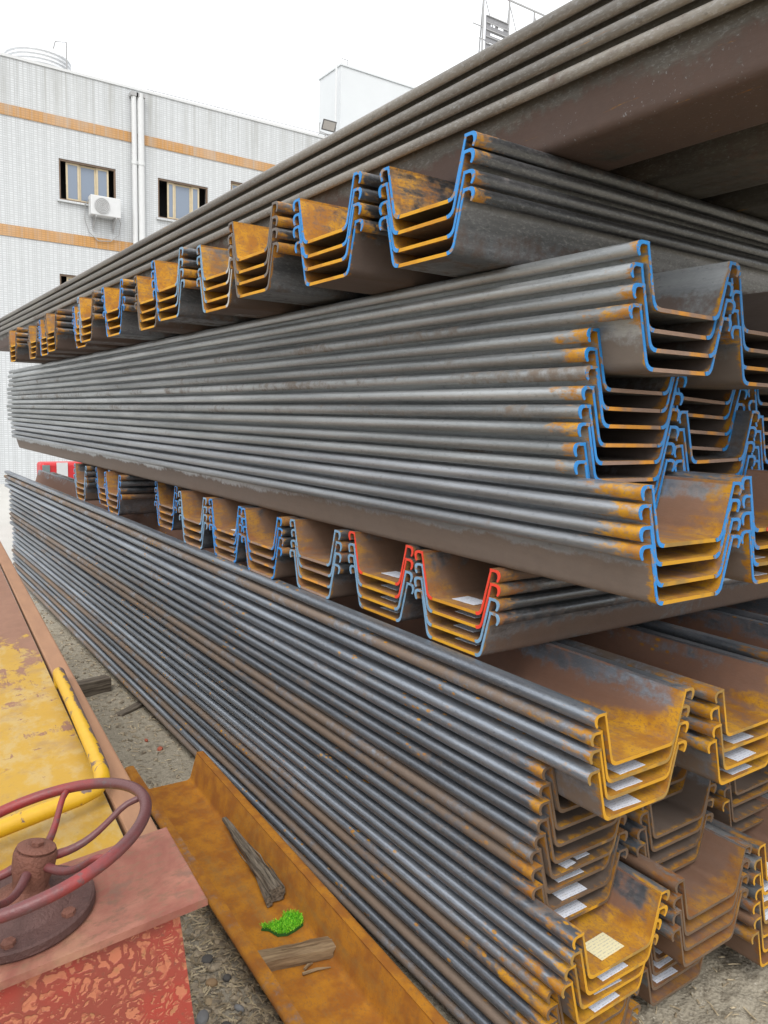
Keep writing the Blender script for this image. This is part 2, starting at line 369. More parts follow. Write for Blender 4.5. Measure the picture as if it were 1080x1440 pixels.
M_dark = plain("unlit_room_black", (0.03, 0.03, 0.03), 0.9)  # near-black colour stands for the lack of light indoors
M_white = plain("white_painted_metal", (0.56, 0.57, 0.57), 0.4, 0, 0.08)
M_grey = plain("grey_painted_metal", (0.34, 0.34, 0.34), 0.5, 0, 0.2)
M_galv = plain("galvanised_steel", (0.72, 0.73, 0.74), 0.45, 0.2, 0.1)
t = NT("blue_window_glass"); M_glass = t.done((0.16, 0.20, 0.26), 0.08, 0.0, None, spec=0.8)

BY = 24.0
bld = empty('factory_building', (10, BY, 0))
tag(bld, 'white mosaic tiled factory building with two orange bands and brown framed windows', 'building')
def P(x, y, z): return (x - 10, y - BY, z)
wins = [(5.25, 6.82, 7.98, 9.10), (8.06, 9.64, 7.94, 9.10), (10.40, 11.9, 8.05, 9.45), (5.2, 6.8, 4.7, 5.95), (8.06, 9.64, 4.7, 5.95), (1.0, 2.6, 7.98, 9.1), (13.2, 14.8, 7.98, 9.1)]
bands = [(6.79, 7.09), (9.94, 10.22)]
xs = sorted({-14.0, 34.0} | {v for w in wins for v in w[:2]}); zs = sorted({-0.1, 11.42} | {v for w in wins for v in w[2:]})
w = MB()
for i in range(len(xs) - 1):
    for j in range(len(zs) - 1):
        cx, cz = (xs[i] + xs[i + 1]) / 2, (zs[j] + zs[j + 1]) / 2
        if any(a < cx < b and c_ < cz < d_ for a, b, c_, d_ in wins): continue
        w.quad(P(xs[i], BY, zs[j]), P(xs[i + 1], BY, zs[j]), P(xs[i + 1], BY, zs[j + 1]), P(xs[i], BY, zs[j + 1]))
for a, b, c_, d_ in wins:
    for q in (((a, c_), (b, c_)), ((b, c_), (b, d_)), ((b, d_), (a, d_)), ((a, d_), (a, c_))):
        (x0, z0), (x1, z1) = q
        w.quad(P(x0, BY, z0), P(x1, BY, z1), P(x1, BY + 0.24, z1), P(x0, BY + 0.24, z0))
w.quad(P(-14, BY, -0.1), P(-14, BY + 12, -0.1), P(-14, BY + 12, 11.42), P(-14, BY, 11.42))
w.quad(P(34, BY, -0.1), P(34, BY + 12, -0.1), P(34, BY + 12, 11.42), P(34, BY, 11.42))
w.quad(P(-14, BY + 12, -0.1), P(34, BY + 12, -0.1), P(34, BY + 12, 11.42), P(-14, BY + 12, 11.42))
w.quad(P(-14, BY + 0.24, 10.6), P(34, BY + 0.24, 10.6), P(34, BY + 12, 10.6), P(-14, BY + 12, 10.6))
w.build('wall', M_wall, bld)
w = MB(); w.box(P(10, BY + 0.12, 11.46), (24.03, 0.15, 0.035)); w.build('parapet_cap', M_white, bld)
for z0, z1 in bands:
    w = MB(); w.box(P(10, BY - 0.006, (z0 + z1) / 2), (24.0, 0.018, (z1 - z0) / 2)); w.build('orange_band', M_band, bld)
for a, b, c_, d_ in wins:
    rooms = MB(); rooms.box(P((a + b) / 2, BY + 1.8, (c_ + d_) / 2), ((b - a) / 2 + 0.4, 1.0, (d_ - c_) / 2 + 0.35)); rooms.build('unlit_room_block', M_dark, bld)  # near-black block behind each window paints in the unlit room
for k, (a, b, c_, d_) in enumerate(wins):
    W, H = b - a, d_ - c_; x0 = a
    f = MB()
    for cx, cz, hx, hz in ((a + W / 2, c_ + 0.025, W / 2, 0.025), (a + W / 2, d_ - 0.025, W / 2, 0.025), (a + 0.022, c_ + H / 2, 0.022, H / 2 - 0.05), (b - 0.022, c_ + H / 2, 0.022, H / 2 - 0.05)):
        f.box(P(cx, BY + 0.06, cz), (hx, 0.035, hz))
    win = f.build('window', M_dkframe, bld)
    st = [(0.13, 0.36), (0.36, 0.66), (0.66, 0.88)] if k not in (1, 2) else [(0.03, 0.36), (0.36, 0.66), (0.66, 0.88)] if k == 2 else [(0.20, 0.34), (0.34, 0.68), (0.68, 0.84)]
    for n_, (s0, s1) in enumerate(st):
        sx0, sx1 = a + W * s0, a + W * s1; yy = BY + 0.10 + 0.03 * (n_ % 2)
        s_ = MB()
        for cx, hx in ((sx0 + 0.025, 0.025), (sx1 - 0.025, 0.025)): s_.box(P(cx, yy, c_ + H / 2), (hx, 0.014, H / 2 - 0.05))
        for cz in (c_ + 0.075, d_ - 0.075): s_.box(P((sx0 + sx1) / 2, yy, cz), ((sx1 - sx0) / 2 - 0.05, 0.014, 0.025))
        s_.build('sash', M_frame, win)
        pn = MB(); pn.box(P((sx0 + sx1) / 2, yy, c_ + H / 2), ((sx1 - sx0) / 2 - 0.05, 0.003, H / 2 - 0.10)); pn.build('pane', M_glass, win)
    sl = MB(); sl.box(P(a + W / 2, BY - 0.03, c_ - 0.03), (W / 2 + 0.06, 0.05, 0.028)); sl.build('sill', M_wall, win)
# twin drainpipes on the facade
for dx, rr in ((7.33, 0.075), (7.52, 0.10)):
    dp = MB(); dp.tube([(0, 0, 0), (0, 0, 11.3)], rr, 14)
    o = dp.build('drainpipe', M_white, None, (dx, BY - 0.13, 0), smooth=40)
    tag(o, 'slim white drainpipe beside the wider one on the tiled facade' if dx < 7.4 else 'wider white drainpipe running down the tiled facade', 'drainpipe')
    for zc in (9.35, 6.2, 3.1):
        cl = MB(); cl.lathe([(rr + 0.002, -0.05), (rr + 0.014, -0.05), (rr + 0.014, 0.05), (rr + 0.002, 0.05)], 14); cl.build('coupling', M_white, o, (0, 0, zc), smooth=40)
    hp = MB(); hp.box((0, 0.01, 11.24), (rr + 0.03, 0.10, 0.05)); hp.build('hopper', M_grey, o)
# air conditioner
ac = empty('air_conditioner', (6.42, BY - 0.25, 7.65))
tag(ac, 'white air conditioner unit with round fan grille below the facade window', 'air conditioner')
q = MB(); q.box((0, 0, 0.26), (0.42, 0.15, 0.27)); q.build('casing', M_white, ac, bevel=0.02)
q = MB(); q.lathe([(0.02, 0.0), (0.215, 0.0), (0.215, 0.012), (0.02, 0.012)], 32, 0, Matrix.Translation((-0.11, -0.152, 0.26)) @ Matrix.Rotation(R(90), 4, 'X')); q.build('fan_recess', M_grey, ac)
for k in range(1, 6):
    q = MB(); rr = 0.04 * k + 0.005
    q.tube([(-0.11 + rr * math.cos(a), -0.178, 0.26 + rr * math.sin(a)) for a in [2 * math.pi * i / 28 for i in range(28)]], 0.006, 6, closed=True)
    q.build('grille_ring', M_white, ac)
for sx in (-0.28, 0.28):
    q = MB(); q.box((sx, 0.03, -0.03), (0.02, 0.19, 0.02)); q.box((sx, 0.2, -0.2), (0.02, 0.02, 0.17)); q.tube([(sx, -0.14, -0.04), (sx, 0.2, -0.33)], 0.014, 6); q.build('bracket', M_grey, ac)
q = MB(); q.tube([(0.38, 0.02, 0.05), (0.46, 0.05, -0.1), (0.44, 0.14, -0.42), (0.2, 0.18, -0.62), (-0.15, 0.18, -0.66), (-0.4, 0.18, -0.45), (-0.52, 0.18, -0.1), (-0.5, 0.15, 0.3), (-0.42, 0.02, 0.42)], 0.013, 6); q.build('refrigerant_hose', M_grey, ac, smooth=60)
# roof: water tank, floodlight, conduit, post
tk = empty('water_tank', (5.1, BY + 1.6, 10.85)); tag(tk, 'round ribbed stainless water tank on the factory roof', 'water tank')
prof = [(0.86, 0.0)]
for k in range(12):
    z0 = 0.05 + k * 0.11; prof += [(0.86, z0), (0.90, z0 + 0.03), (0.90, z0 + 0.07), (0.86, z0 + 0.10)]
prof += [(0.80, 1.42), (0.6, 1.56), (0.3, 1.64), (0.05, 1.66)]
q = MB(); q.lathe(prof, 40); q.build('tank_shell', M_galv, tk, smooth=35)
q = MB(); q.tube([(0.62, -0.75, 0), (0.62, -0.75, 1.72), (0.35, -0.6, 1.72), (0.30, -0.55, 1.5)], 0.022, 8); q.build('inlet_pipe', M_grey, tk, smooth=50)
q = MB(); q.lathe([(0.05, 0), (0.22, 0), (0.22, 0.06), (0.05, 0.08)], 20); q.build('lid', M_galv, tk, (0, 0, 1.662))
fl = empty('floodlight', (13.85, BY - 0.05, 11.5)); tag(fl, 'grey floodlight tilted on a bracket at the factory roof edge', 'floodlight')
Mx = Matrix.Rotation(R(28), 4, 'X')
q = MB(); vs = [Mx @ Vector(v) + Vector((0.03, 0, 0.38)) for v in [(-0.26, -0.1, -0.17), (0.26, -0.1, -0.17), (0.26, -0.1, 0.17), (-0.26, -0.1, 0.17), (-0.15, 0.12, -0.1), (0.15, 0.12, -0.1), (0.15, 0.12, 0.1), (-0.15, 0.12, 0.1)]]
q.add(vs, [(0, 1, 2, 3), (4, 7, 6, 5), (0, 4, 5, 1), (1, 5, 6, 2), (2, 6, 7, 3), (3, 7, 4, 0)]); q.build('lamp_housing', plain("floodlight_grey", (0.13, 0.13, 0.13), 0.5), fl)
q = MB(); q.add([Mx @ Vector(v) + Vector((0.03, 0, 0.38)) for v in [(-0.22, -0.112, -0.13), (0.22, -0.112, -0.13), (0.22, -0.112, 0.13), (-0.22, -0.112, 0.13), (-0.22, -0.103, -0.13), (0.22, -0.103, -0.13), (0.22, -0.103, 0.13), (-0.22, -0.103, 0.13)]], [(0, 1, 2, 3), (4, 7, 6, 5), (0, 4, 5, 1), (1, 5, 6, 2), (2, 6, 7, 3), (3, 7, 4, 0)]); q.build('lens', plain("floodlight_lens", (0.4, 0.38, 0.36), 0.15), fl)
q = MB(); q.tube([(-0.25, 0, 0.38), (-0.29, 0, 0.38), (-0.27, 0.02, 0.12), (0.05, 0.05, 0.10), (0.32, 0.02, 0.12), (0.35, 0, 0.38), (0.31, 0, 0.38)], 0.014, 6); q.tube([(0.0, 0.05, 0.1), (-0.05, 0.1, -0.05)], 0.03, 8); q.tube([(-0.2, 0.02, 0.12), (-0.34, 0.08, -0.02)], 0.012, 6); q.build('bracket', M_grey, fl)
q = MB(); q.tube([(7.8, 0, 11.58), (13.4, 0, 11.62), (33, 0, 11.62)], 0.012, 6)
for x in range(8, 33, 2): q.tube([(x, 0, 11.49), (x, 0, 11.58)], 0.01, 5)
tag(q.build('roof_conduit', M_grey, None, (0, BY + 0.12, 0)), 'thin grey conduit carried along the factory parapet', 'conduit')
q = MB(); q.tube([(0, 0, 0), (0, 0, 3.0)], 0.09, 10); q.lathe([(0.02, 0), (0.2, 0), (0.2, 0.06), (0.02, 0.06)], 12); q.tube([(0, 0, 2.9), (0.0, -0.2, 3.0)], 0.03, 6)
tag(q.build('roof_post', M_grey, None, (14.4, BY + 6.5, 10.6)), 'pale grey post standing on the factory roof behind the parapet', 'post')
# second building and its rooftop billboard frame
b2 = empty('far_building', (34, 42, 0)); tag(b2, 'taller plain white building rising behind the factory roof', 'building')
q = MB(); q.box((1.0, 1.3, 11.4), (9.8, 1.3, 11.4)); q.build('wall', M_wall2, b2)
q = MB(); q.box((1.0, 1.3, 22.86), (9.86, 1.36, 0.05)); q.build('parapet_cap', M_wall2, b2)
q = MB(); q.tube([(-9.2, -0.12, 0), (-9.2, -0.12, 22.7)], 0.06, 8); q.build('drainpipe', M_white, b2)
q = MB(); q.tube([(-8.7, 0.1, 22.9), (-8.7, 0.1, 23.25), (-8.3, 0.1, 23.25), (-8.3, 0.1, 22.9)], 0.03, 6); q.build('roof_bracket', M_grey, b2)
q = MB()
for x in (-9.82, -9.79): pass
bb = empty('billboard_frame', (38, 43.6, 22.92)); tag(bb, 'grey steel lattice frame with a slotted board on the far roof', 'billboard')
M_sign = plain("weathered_board", (0.24, 0.24, 0.25), 0.7, 0, 0.3)
panels = MB()
BX0, BX1, BZ0, BZ1 = -0.25, 1.75, 4.2, 7.0
slots = [(0.15, 0.62, 6.35, 6.55), (0.85, 1.4, 6.35, 6.55), (0.15, 1.5, 5.75, 5.95), (0.05, 0.6, 5.15, 5.3), (0.15, 0.55, 4.55, 4.75), (0.85, 1.2, 5.05, 5.25)]
xs = sorted({BX0, BX1} | {v for s_ in slots for v in s_[:2]}); zs = sorted({BZ0, BZ1} | {v for s_ in slots for v in s_[2:]})
for i in range(len(xs) - 1):
    for j in range(len(zs) - 1):
        cx, cz = (xs[i] + xs[i + 1]) / 2, (zs[j] + zs[j + 1]) / 2
        if any(a < cx < b and c_ < cz < d_ for a, b, c_, d_ in slots): continue
        panels.box((cx, 0, cz), ((xs[i + 1] - xs[i]) / 2, 0.04, (zs[j + 1] - zs[j]) / 2))
panels.build('slotted_board', M_sign, bb)
for k in range(7):
    q = MB(); q.box((0.75, -0.08, 4.25 + k * 0.45), (1.02, 0.03, 0.03)); q.build('rail', M_grey, bb)
for x in (-0.45, 1.95, 4.4, 6.6, 9.0):
    q = MB(); q.box((x, 0.1, 4.3), (0.05, 0.05, 4.3)); q.build('post', M_grey, bb)
    q = MB(); q.tube([(x, 0.15, 8.0), (x + 0.9, 1.6, 3.5)], 0.05, 6); q.tube([(x, 0.1, 8.4), (x + 1.0, 0.1, 6.2)], 0.035, 6); q.build('brace', M_grey, bb)
q = MB(); q.box((4.2, 0.1, 8.64), (5.0, 0.05, 0.05)); q.box((4.2, 0.1, 5.4), (5.0, 0.03, 0.03)); q.box((-0.9, 0.1, 6.2), (0.45, 0.03, 0.03)); q.build('top_rail', M_grey, bb)

# red truck glimpsed past the far end of the stack
M_redt = plain("red_truck_paint", (0.5, 0.03, 0.035), 0.4, 0, 0.1)
tr = empty('red_truck', (3.2, 14.2, 0)); tag(tr, 'red light truck with white door panel behind the far end of the stack', 'truck')
q = MB(); q.box((0.1, 0.2, 0.72), (0.60, 0.2, 0.48)); q.build('cab', M_redt, tr, bevel=0.05)
q = MB(); q.box((-0.42, -0.01, 1.08), (0.06, 0.012, 0.08)); q.build('window', plain("grey_green_glass", (0.16, 0.2, 0.2), 0.2), tr)
q = MB(); q.box((-0.16, -0.012, 1.04), (0.09, 0.01, 0.16)); q.build('white_panel', M_white, tr)
q = MB(); q.box((0.5, -0.014, 1.06), (0.24, 0.012, 0.02)); q.build('trim_strip', plain("black_trim", (0.02, 0.02, 0.02), 0.5), tr)
q = MB(); q.box((1.9, 0.7, 0.75), (1.1, 0.75, 0.12)); q.build('load_bed', M_redt, tr)
M_tyre = plain("tyre_rubber", (0.025, 0.025, 0.025), 0.8)
for x in (0.0, 2.3):
    for y in (0.05, 1.35):
        q = MB(); q.lathe([(0.1, -0.09), (0.28, -0.09), (0.31, -0.05), (0.31, 0.05), (0.28, 0.09), (0.1, 0.09)], 20, 0, Matrix.Rotation(R(90), 4, 'X')); q.build('wheel', M_tyre, tr, (x, y, 0.31), smooth=40)

# ------------------------------------------------------------------ sheet piles
H = 0.165
def profile_body():
    outr = [(0.0, 0.0)] + bez((0.118, 0.0), (0.1425, 0.0), (0.1490, 0.0245)) + [(0.1836, 0.157)]
    inn = [(0.1758, 0.157)] + bez((0.1416, 0.031), (0.1355, 0.0105), (0.114, 0.0105)) + [(0.0, 0.0105)]
    left = [(-x, z) for x, z in (outr[1:])[::-1]]; leftin = [(-x, z) for x, z in inn[::-1][1:]]
    return outr[0:1] + outr[1:] + inn[:-1] + leftin + left
hook = [(0.1758, 0.157), (0.1758, 0.165), (0.2045, 0.165)] + bez((0.2045, 0.165), (0.2235, 0.164), (0.2245, 0.1475), 6)[1:] + bez((0.2245, 0.1475), (0.2235, 0.135), (0.2150, 0.1265), 4)[1:] + \
       [(0.2116, 0.1258), (0.2080, 0.1288), (0.2122, 0.1385)] + bez((0.2122, 0.1385), (0.2140, 0.1545), (0.2020, 0.1562), 4)[1:] + [(0.1870, 0.1562), (0.1836, 0.1555)]
def mirror(poly): return [(-x, z) for x, z in poly[::-1]]
cap = bez((0.114, 0.0105), (0.1355, 0.0105), (0.1416, 0.031)) + [(0.1758, 0.157)] + hook[1:] + bez((0.1490, 0.0245), (0.1425, 0.0), (0.118, 0.0))
BODY = profile_body()
_mesh = {}
def pile_meshes(L, smat, emat):
    k = (L, smat.name, emat.name)
    if k not in _mesh:
        b = MB(); b.prism(BODY, 0, L, 0, 1, 6); bm_ = b.mesh('sheet_pile', [smat, emat], 40)
        hs_ = []
        for poly in (hook, mirror(hook)):
            b = MB(); b.prism(poly, 0, L, 0, 1, 6); hs_.append(b.mesh('interlock', [smat, emat], 50))
        _mesh[k] = (bm_, hs_)
    return _mesh[k]
def cap_mesh(side, pm):
    k = ('cap', side, pm.name)
    if k not in _mesh:
        b = MB(); b.prism(cap if side > 0 else mirror(cap), -0.0025, -0.0003); _mesh[k] = b.mesh('painted_end', pm)
    return _mesh[k]
def paper_mesh(w, l, m):
    k = ('paper', round(w, 3), round(l, 3), m.name)
    if k not in _mesh:
        b = MB(); n = 4
        for i in range(n):
            for z in (0,):
                x0, x1 = -w + 2 * w * i / n, -w + 2 * w * (i + 1) / n
                b.box(((x0 + x1) / 2, 0, 0.0004 * (i % 2)), ((x1 - x0) / 2, l, 0.0006))
        _mesh[k] = b.mesh('paper_label', m)
    return _mesh[k]
def add_paper(o, x=-0.02, y=0.02, w=0.058, l=0.04, m=None, rz=0.0):
    p = new_obj('paper_label', paper_mesh(w, l, m or M_paper), o, (x, y + l, 0.0120), (0, 0, rz))
    if m is M_paper_y: p['label'] = 'cream paper label'
    return p
def pile(loc, L, smat, emat, label, group, pl=None, pr=None, rz=0.0, roll=0.0):
    bm_, hs_ = pile_meshes(L, smat, emat)
    o = new_obj('sheet_pile', bm_); o.rotation_mode = 'ZYX' if False else 'XYZ'
    o.location = loc; o.rotation_euler = (0, roll, rz)
    tag(o, label, 'sheet pile', group)
    for h_ in hs_: new_obj('interlock', h_, o)
    for sd, pm in ((1, pr), (-1, pl)):
        if pm: new_obj('cut_edge' if pm.name == 'bare_cut_edge' else 'painted_end', cap_mesh(sd, pm), o)
    return o
ORD = ['top', 'second', 'third', 'fourth', 'fifth', 'sixth', 'seventh', 'eighth']
def nth(i, n):
    if n > 1 and i == n - 1: return 'bottom'
    return ORD[i]
jit = lambda a: random.uniform(-a, a)
HW = 0.2245                                                        # half of the overall width

def bundle(xleft, ynear, ztop, n, pitch, far, smat, emat, lab, group, paints=None, papers=(), yj=0.008, roll=0.0, step=0.0, redmark=None):
    """n nested long piles; xleft = outermost x, ztop = top of the uppermost rim; lab has {} for the rank"""
    for i in range(n):
        y0 = ynear + jit(yj) + step * i
        L = round((far - ynear) * 2) / 2
        pl, pr = (paints[i] if isinstance(paints, list) else paints) if paints else (None, None)
        o = pile((xleft + HW + jit(0.0025), y0, ztop - H - pitch * i + (jit(0.003) if i else 0)), L, smat, emat, lab.format(nth(i, n)), group, pl, pr, rz=jit(0.0006), roll=roll + jit(0.006))
        for (k, kw) in papers:
            if k == i: add_paper(o, **kw)
        if redmark and i < len(redmark):
            x0, x1 = redmark[i]; b = MB(); b.box(((x0 + x1) / 2, -0.0014, 0.0062), ((x1 - x0) / 2, 0.001, 0.0056)); new_obj('paint_mark', b.mesh('paint_mark', P_red), o)['label'] = 'red paint mark on the cut end'
def pap(*idx, **kw): return [(i, dict(x=kw.get('x', -0.02) + jit(0.006), y=kw.get('y', 0.012) + jit(0.006), rz=jit(0.06), w=kw.get('w', 0.058), l=kw.get('l', 0.038), m=kw.get('m'))) for i in idx]
BB = (P_blue, P_blue)

# --- lower stack: 20 nested piles per column, in bundles that end at different places
gl = 'long sheet piles of the lowest stack'
PI = 0.0556; Z0 = 1.322
bundle(1.62, 1.318, Z0, 4, PI, 10.64, S_low, E_yellow, 'grey and yellow pile, {} of four atop the lowest stack, outer column', gl, None, pap(1, 2, 3), step=0.005)
bundle(1.62, 1.503, Z0 - 4 * PI, 4, PI, 10.53, S_lowB, E_rust, 'grey pile without papers, {} of four set back under the topmost yellow-ended outer four', gl, None)
pb = pap(1, 2, 3) + [(0, dict(x=0.03, y=0.025, w=0.03, l=0.04)), (0, dict(x=-0.045, y=0.012, w=0.026, l=0.035, rz=0.12))]
bundle(1.62, 1.522, Z0 - 8 * PI, 4, PI, 10.45, S_lowB, E_rust, 'grey pile with white papers, {} of four set back over the jutting yellow four', gl, None, pb)
pc = pap(1, 2, 3, x=0.0, w=0.06) + [(0, dict(x=0.0, y=0.03, w=0.055, l=0.04, m=M_paper_y, rz=0.05))]
bundle(1.62, 1.356, Z0 - 12 * PI, 4, PI, 10.36, S_low, E_yellow, 'yellow-ended pile, {} of four jutting under the papered grey piles, cream paper on top', gl, None, pc, step=0.005)
bundle(1.62, 1.432, Z0 - 16 * PI, 7, PI, 10.44, S_low, E_rust, 'grey rusty pile, {} of the seven lying nearest the ground in the outer column', gl, None)
bundle(2.16, 1.312, Z0 - 0.030, 4, PI, 10.6, S_low, E_yellow, 'yellow-ended open pile, {} of four in the second column atop the lowest stack', gl, None, pap(1, 2, 3, x=0.0))
bundle(2.15, 1.62, Z0 - 0.030 - 4 * PI, 4, PI, 10.5, S_lowB, E_rust, 'dark pile, {} of four deeply set back under the second yellow-ended bundle', gl, None, pap(0, 1, x=-0.01))
bundle(2.14, 1.53, Z0 - 0.030 - 8 * PI, 4, PI, 10.5, S_lowB, E_rust, 'brown pile without papers, {} of four set back over the rusty open trough', gl, None)
bundle(2.134, 1.372, Z0 - 0.022 - 12 * PI, 4, PI, 10.4, S_lowC, E_rust, 'brown rusty pile, {} of four around the open rusty trough of the second column', gl, None)
bundle(2.14, 1.49, Z0 - 0.022 - 16 * PI, 4, PI, 10.4, S_lowC, E_rust, 'rusty pile with grey papers, {} of four lowest in the second column', gl, None, pap(0, 1, 2, x=-0.05))
bundle(2.70, 1.34, Z0 - 0.03, 4, PI, 10.6, S_low, E_yellow, 'yellow-rimmed open pile, {} of four in the third column atop the lowest stack', gl, None)
bundle(2.69, 1.62, Z0 - 0.03 - 4 * PI, 4, PI, 10.5, S_lowB, E_rust, 'dark pile, {} of four set back high in the third column', gl, None, pap(1, 2, 3, x=-0.05))
bundle(2.68, 1.56, Z0 - 0.03 - 8 * PI, 4, PI, 10.5, S_lowB, E_rust, 'dark pile, {} of four set back behind the third column paper row', gl, None)
bundle(2.615, 1.375, Z0 - 0.045 - 12 * PI, 4, PI, 10.4, S_lowC, E_yellow, 'rusty pile with a white paper, {} of four jutting out of the third column', gl, None, pap(0, 1, 2, 3, x=-0.08))
bundle(2.615, 1.365, Z0 - 0.045 - 16 * PI, 3, PI, 10.4, S_lowC, E_yellow, 'yellow edged grey pile, {} of three lowest in the third column', gl, None)

for nm_, x0 in (('fourth', 3.20), ('fifth', 3.74)):
    bundle(x0, 1.36 + jit(0.05), Z0 - 0.03, 4, PI, 10.6, S_low, E_yellow, f'open pile, {{}} of four in the {nm_} column atop the lowest stack', gl, None)
    bundle(x0 - 0.005, 1.58, Z0 - 0.03 - 4 * PI, 8, PI, 10.5, S_lowB, E_rust, f'dark pile, {{}} of eight high in the {nm_} column', gl, None)
    bundle(x0 - 0.02, 1.42, Z0 - 0.03 - 12 * PI, 8, PI, 10.4, S_lowC, E_rust, f'rusty pile, {{}} of eight near the ground in the {nm_} column', gl, None)

# --- lower crosswise row (its piles run away from the camera, ends on the open side)
def cross(xend, yc, zbase, n, pitch, L, smat, emat, lab, group, paints, papers=(), yaw=0.0):
    for i in range(n):                                              # i = 0 is the uppermost
        pl, pr = paints[i] if isinstance(paints, list) else paints
        # rotated -90 deg about Z: local +y -> +x, local +x -> -y  (so 'right' of the picture is local +x)
        o = pile((xend + jit(0.006), yc + jit(0.001), zbase + pitch * (n - 1 - i) + jit(0.0025) * (0 < i < n - 1)), L, smat, emat, lab.format(nth(i, n)), group, pl, pr, rz=R(-90) + yaw, roll=jit(0.006))
        for (k, kw) in papers:
            if k == i: add_paper(o, **kw)
gx_ = 'crosswise sheet piles of the lower spacer row'
BG = (P_bluegrey, P_bluegrey)
LR = [(1.675, 1.99, 0.0, 'set', 'red'), (1.69, 2.46, 0.006, '', ''), (1.665, 2.935, 0, '', ''), (1.64, 3.41, 0, '', ''), (1.655, 3.88, 0, '', ''), (1.645, 4.35, 0, '', ''),
      (1.75, 5.113, 0.0, '', ''), (1.655, 6.036, 0, '', ''), (1.72, 6.545, 0, '', ''), (1.664, 7.08, 0, '', '')]
lr_paint = [[(P_red, P_red), (P_bluegrey, P_red), (P_bluegrey, P_bluegrey), BG],
            [(P_red, P_red), (P_bluegrey, P_red), (P_bluegrey, P_bluegrey), BG], BG, BB, BB, BG, BB, BB, BB, BG]
lr_lab = ['crosswise pile, {} of the near red and blue painted set with a paper row', 'crosswise pile, {} of the second set, red-topped, beside the nearest red set',
          'crosswise pile, {} of the blue-grey set next to the second red-topped set', 'crosswise pile, {} of the fourth set from the near end, lower spacer row',
          'crosswise pile, {} of the fifth set, with white papers, lower spacer row', 'crosswise pile, {} of the sixth set from the near end, lower spacer row',
          'crosswise pile, {} of the seventh set, set back beside a wide gap, lower row', 'crosswise pile, {} of the eighth set beyond the wide gap, lower row',
          'crosswise pile, {} of the half hidden ninth set, lower spacer row', 'crosswise pile, {} of the farthest set in the lower spacer row']
for k, (xe, yc, dz, _a, _b) in enumerate(LR):
    pp = []
    if k in (0, 1): pp = pap(0, 1, 2, 3, x=0.0, y=0.05, w=0.055)
    if k == 4: pp = pap(0, 1, 2, 3, x=0.02, y=0.04, w=0.05)
    cross(xe, yc, 1.3245 + dz, 4, 0.0472, 5.6, S_lx, E_tan if k > 1 else E_orange, lr_lab[k], gx_, lr_paint[k], pp, yaw=jit(0.006))

# --- middle stack: 16 nested piles per column
gm = 'long sheet piles of the middle stack'
PM = 0.0503; ZM = 2.553
bundle(1.62, 1.288, ZM, 4, PM, 10.36, S_mid, E_tan, 'grey blue-ended pile, {} of four jutting at the top of the middle stack', gm, BB)
bundle(1.625, 1.431, ZM - 4 * PM, 4, PM, 10.42, S_mid, E_tan, 'grey blue-ended pile, {} of the upper four set back in the middle stack', gm, BB)
bundle(1.618, 1.440, ZM - 8 * PM, 4, PM, 10.3, S_mid, E_tan, 'grey blue-ended pile, {} of the lower four set back in the middle stack', gm, BB)
bundle(1.62, 1.219, ZM - 12 * PM, 4, PM, 10.1, S_midL, E_yellow, 'grey blue-ended pile, {} of four jutting over the red-painted set, orange trough', gm, BB)
bundle(2.068, 1.298, ZM - 0.016, 4, PM, 10.3, S_mid, E_tan, 'blue-ended pile, {} of four in the second column atop the middle stack', gm, BB)
bundle(2.072, 1.50, ZM - 0.01 - 4 * PM, 4, PM, 10.4, S_mid, E_tan, 'tilted blue-ended pile, {} of the four set back in the second middle column', gm, BB, roll=0.035)
bundle(2.076, 1.45, ZM + 0.0 - 8 * PM, 4, PM, 10.4, S_mid, E_tan, 'blue-ended pile, {} of the lower four in the second middle column', gm, BB, roll=-0.03)
bundle(2.072, 1.222, ZM + 0.012 - 12 * PM, 4, PM, 10.1, S_midL, E_yellow, 'grey pile with red marks, {} of four low in the second middle column', gm, BB, pap(2, 3, x=-0.06, y=0.04), redmark=[(-0.07, 0.1), (-0.06, -0.01)])
bundle(2.525, 1.32, ZM - 0.02, 4, PM, 10.3, S_mid, E_tan, 'blue-ended pile, {} of four at the top of the third middle column', gm, BB)
bundle(2.525, 1.50, ZM - 0.01 - 4 * PM, 4, PM, 10.3, S_mid, E_tan, 'blue-ended pile, {} of the upper four in the third middle column', gm, BB)
bundle(2.525, 1.47, ZM - 0.01 - 8 * PM, 4, PM, 10.3, S_mid, E_tan, 'blue-ended pile, {} of the lower four in the third middle column', gm, BB)
bundle(2.525, 1.30, ZM - 0.0 - 12 * PM, 4, PM, 10.3, S_midL, E_tan, 'grey blue-ended pile, {} of four lowest in the third middle column', gm, BB)

# --- upper crosswise row
gu = 'crosswise sheet piles of the upper spacer row'
P_bare = paint('bare_cut_edge', (0.12, 0.10, 0.085), 0.3, (0.3, 0.16, 0.05))
NB = (P_bare, P_bare)
UR = [(1.40, 1.865, 0.0), (1.358, 2.345, 0.0), (1.325, 2.86, 0.012), (1.373, 3.32, 0.0), (1.323, 3.806, 0.0), (1.391, 4.332, 0.0), (1.359, 4.877, 0.0), (1.34, 5.441, 0.0), (1.425, 5.96, 0.0),
      (1.347, 6.564, 0.0), (1.409, 7.092, 0.0), (1.418, 7.653, 0.0), (1.362, 8.310, 0.0)]
ur_paint = [(P_blue, P_blue), (P_blue, P_blue), NB, (P_bluegrey, P_pale), (P_blue, P_bluegrey), NB, (P_blue, P_blue), (P_bluegrey, P_bare), (P_blue, P_bare), NB, (P_blue, P_blue), NB, NB]
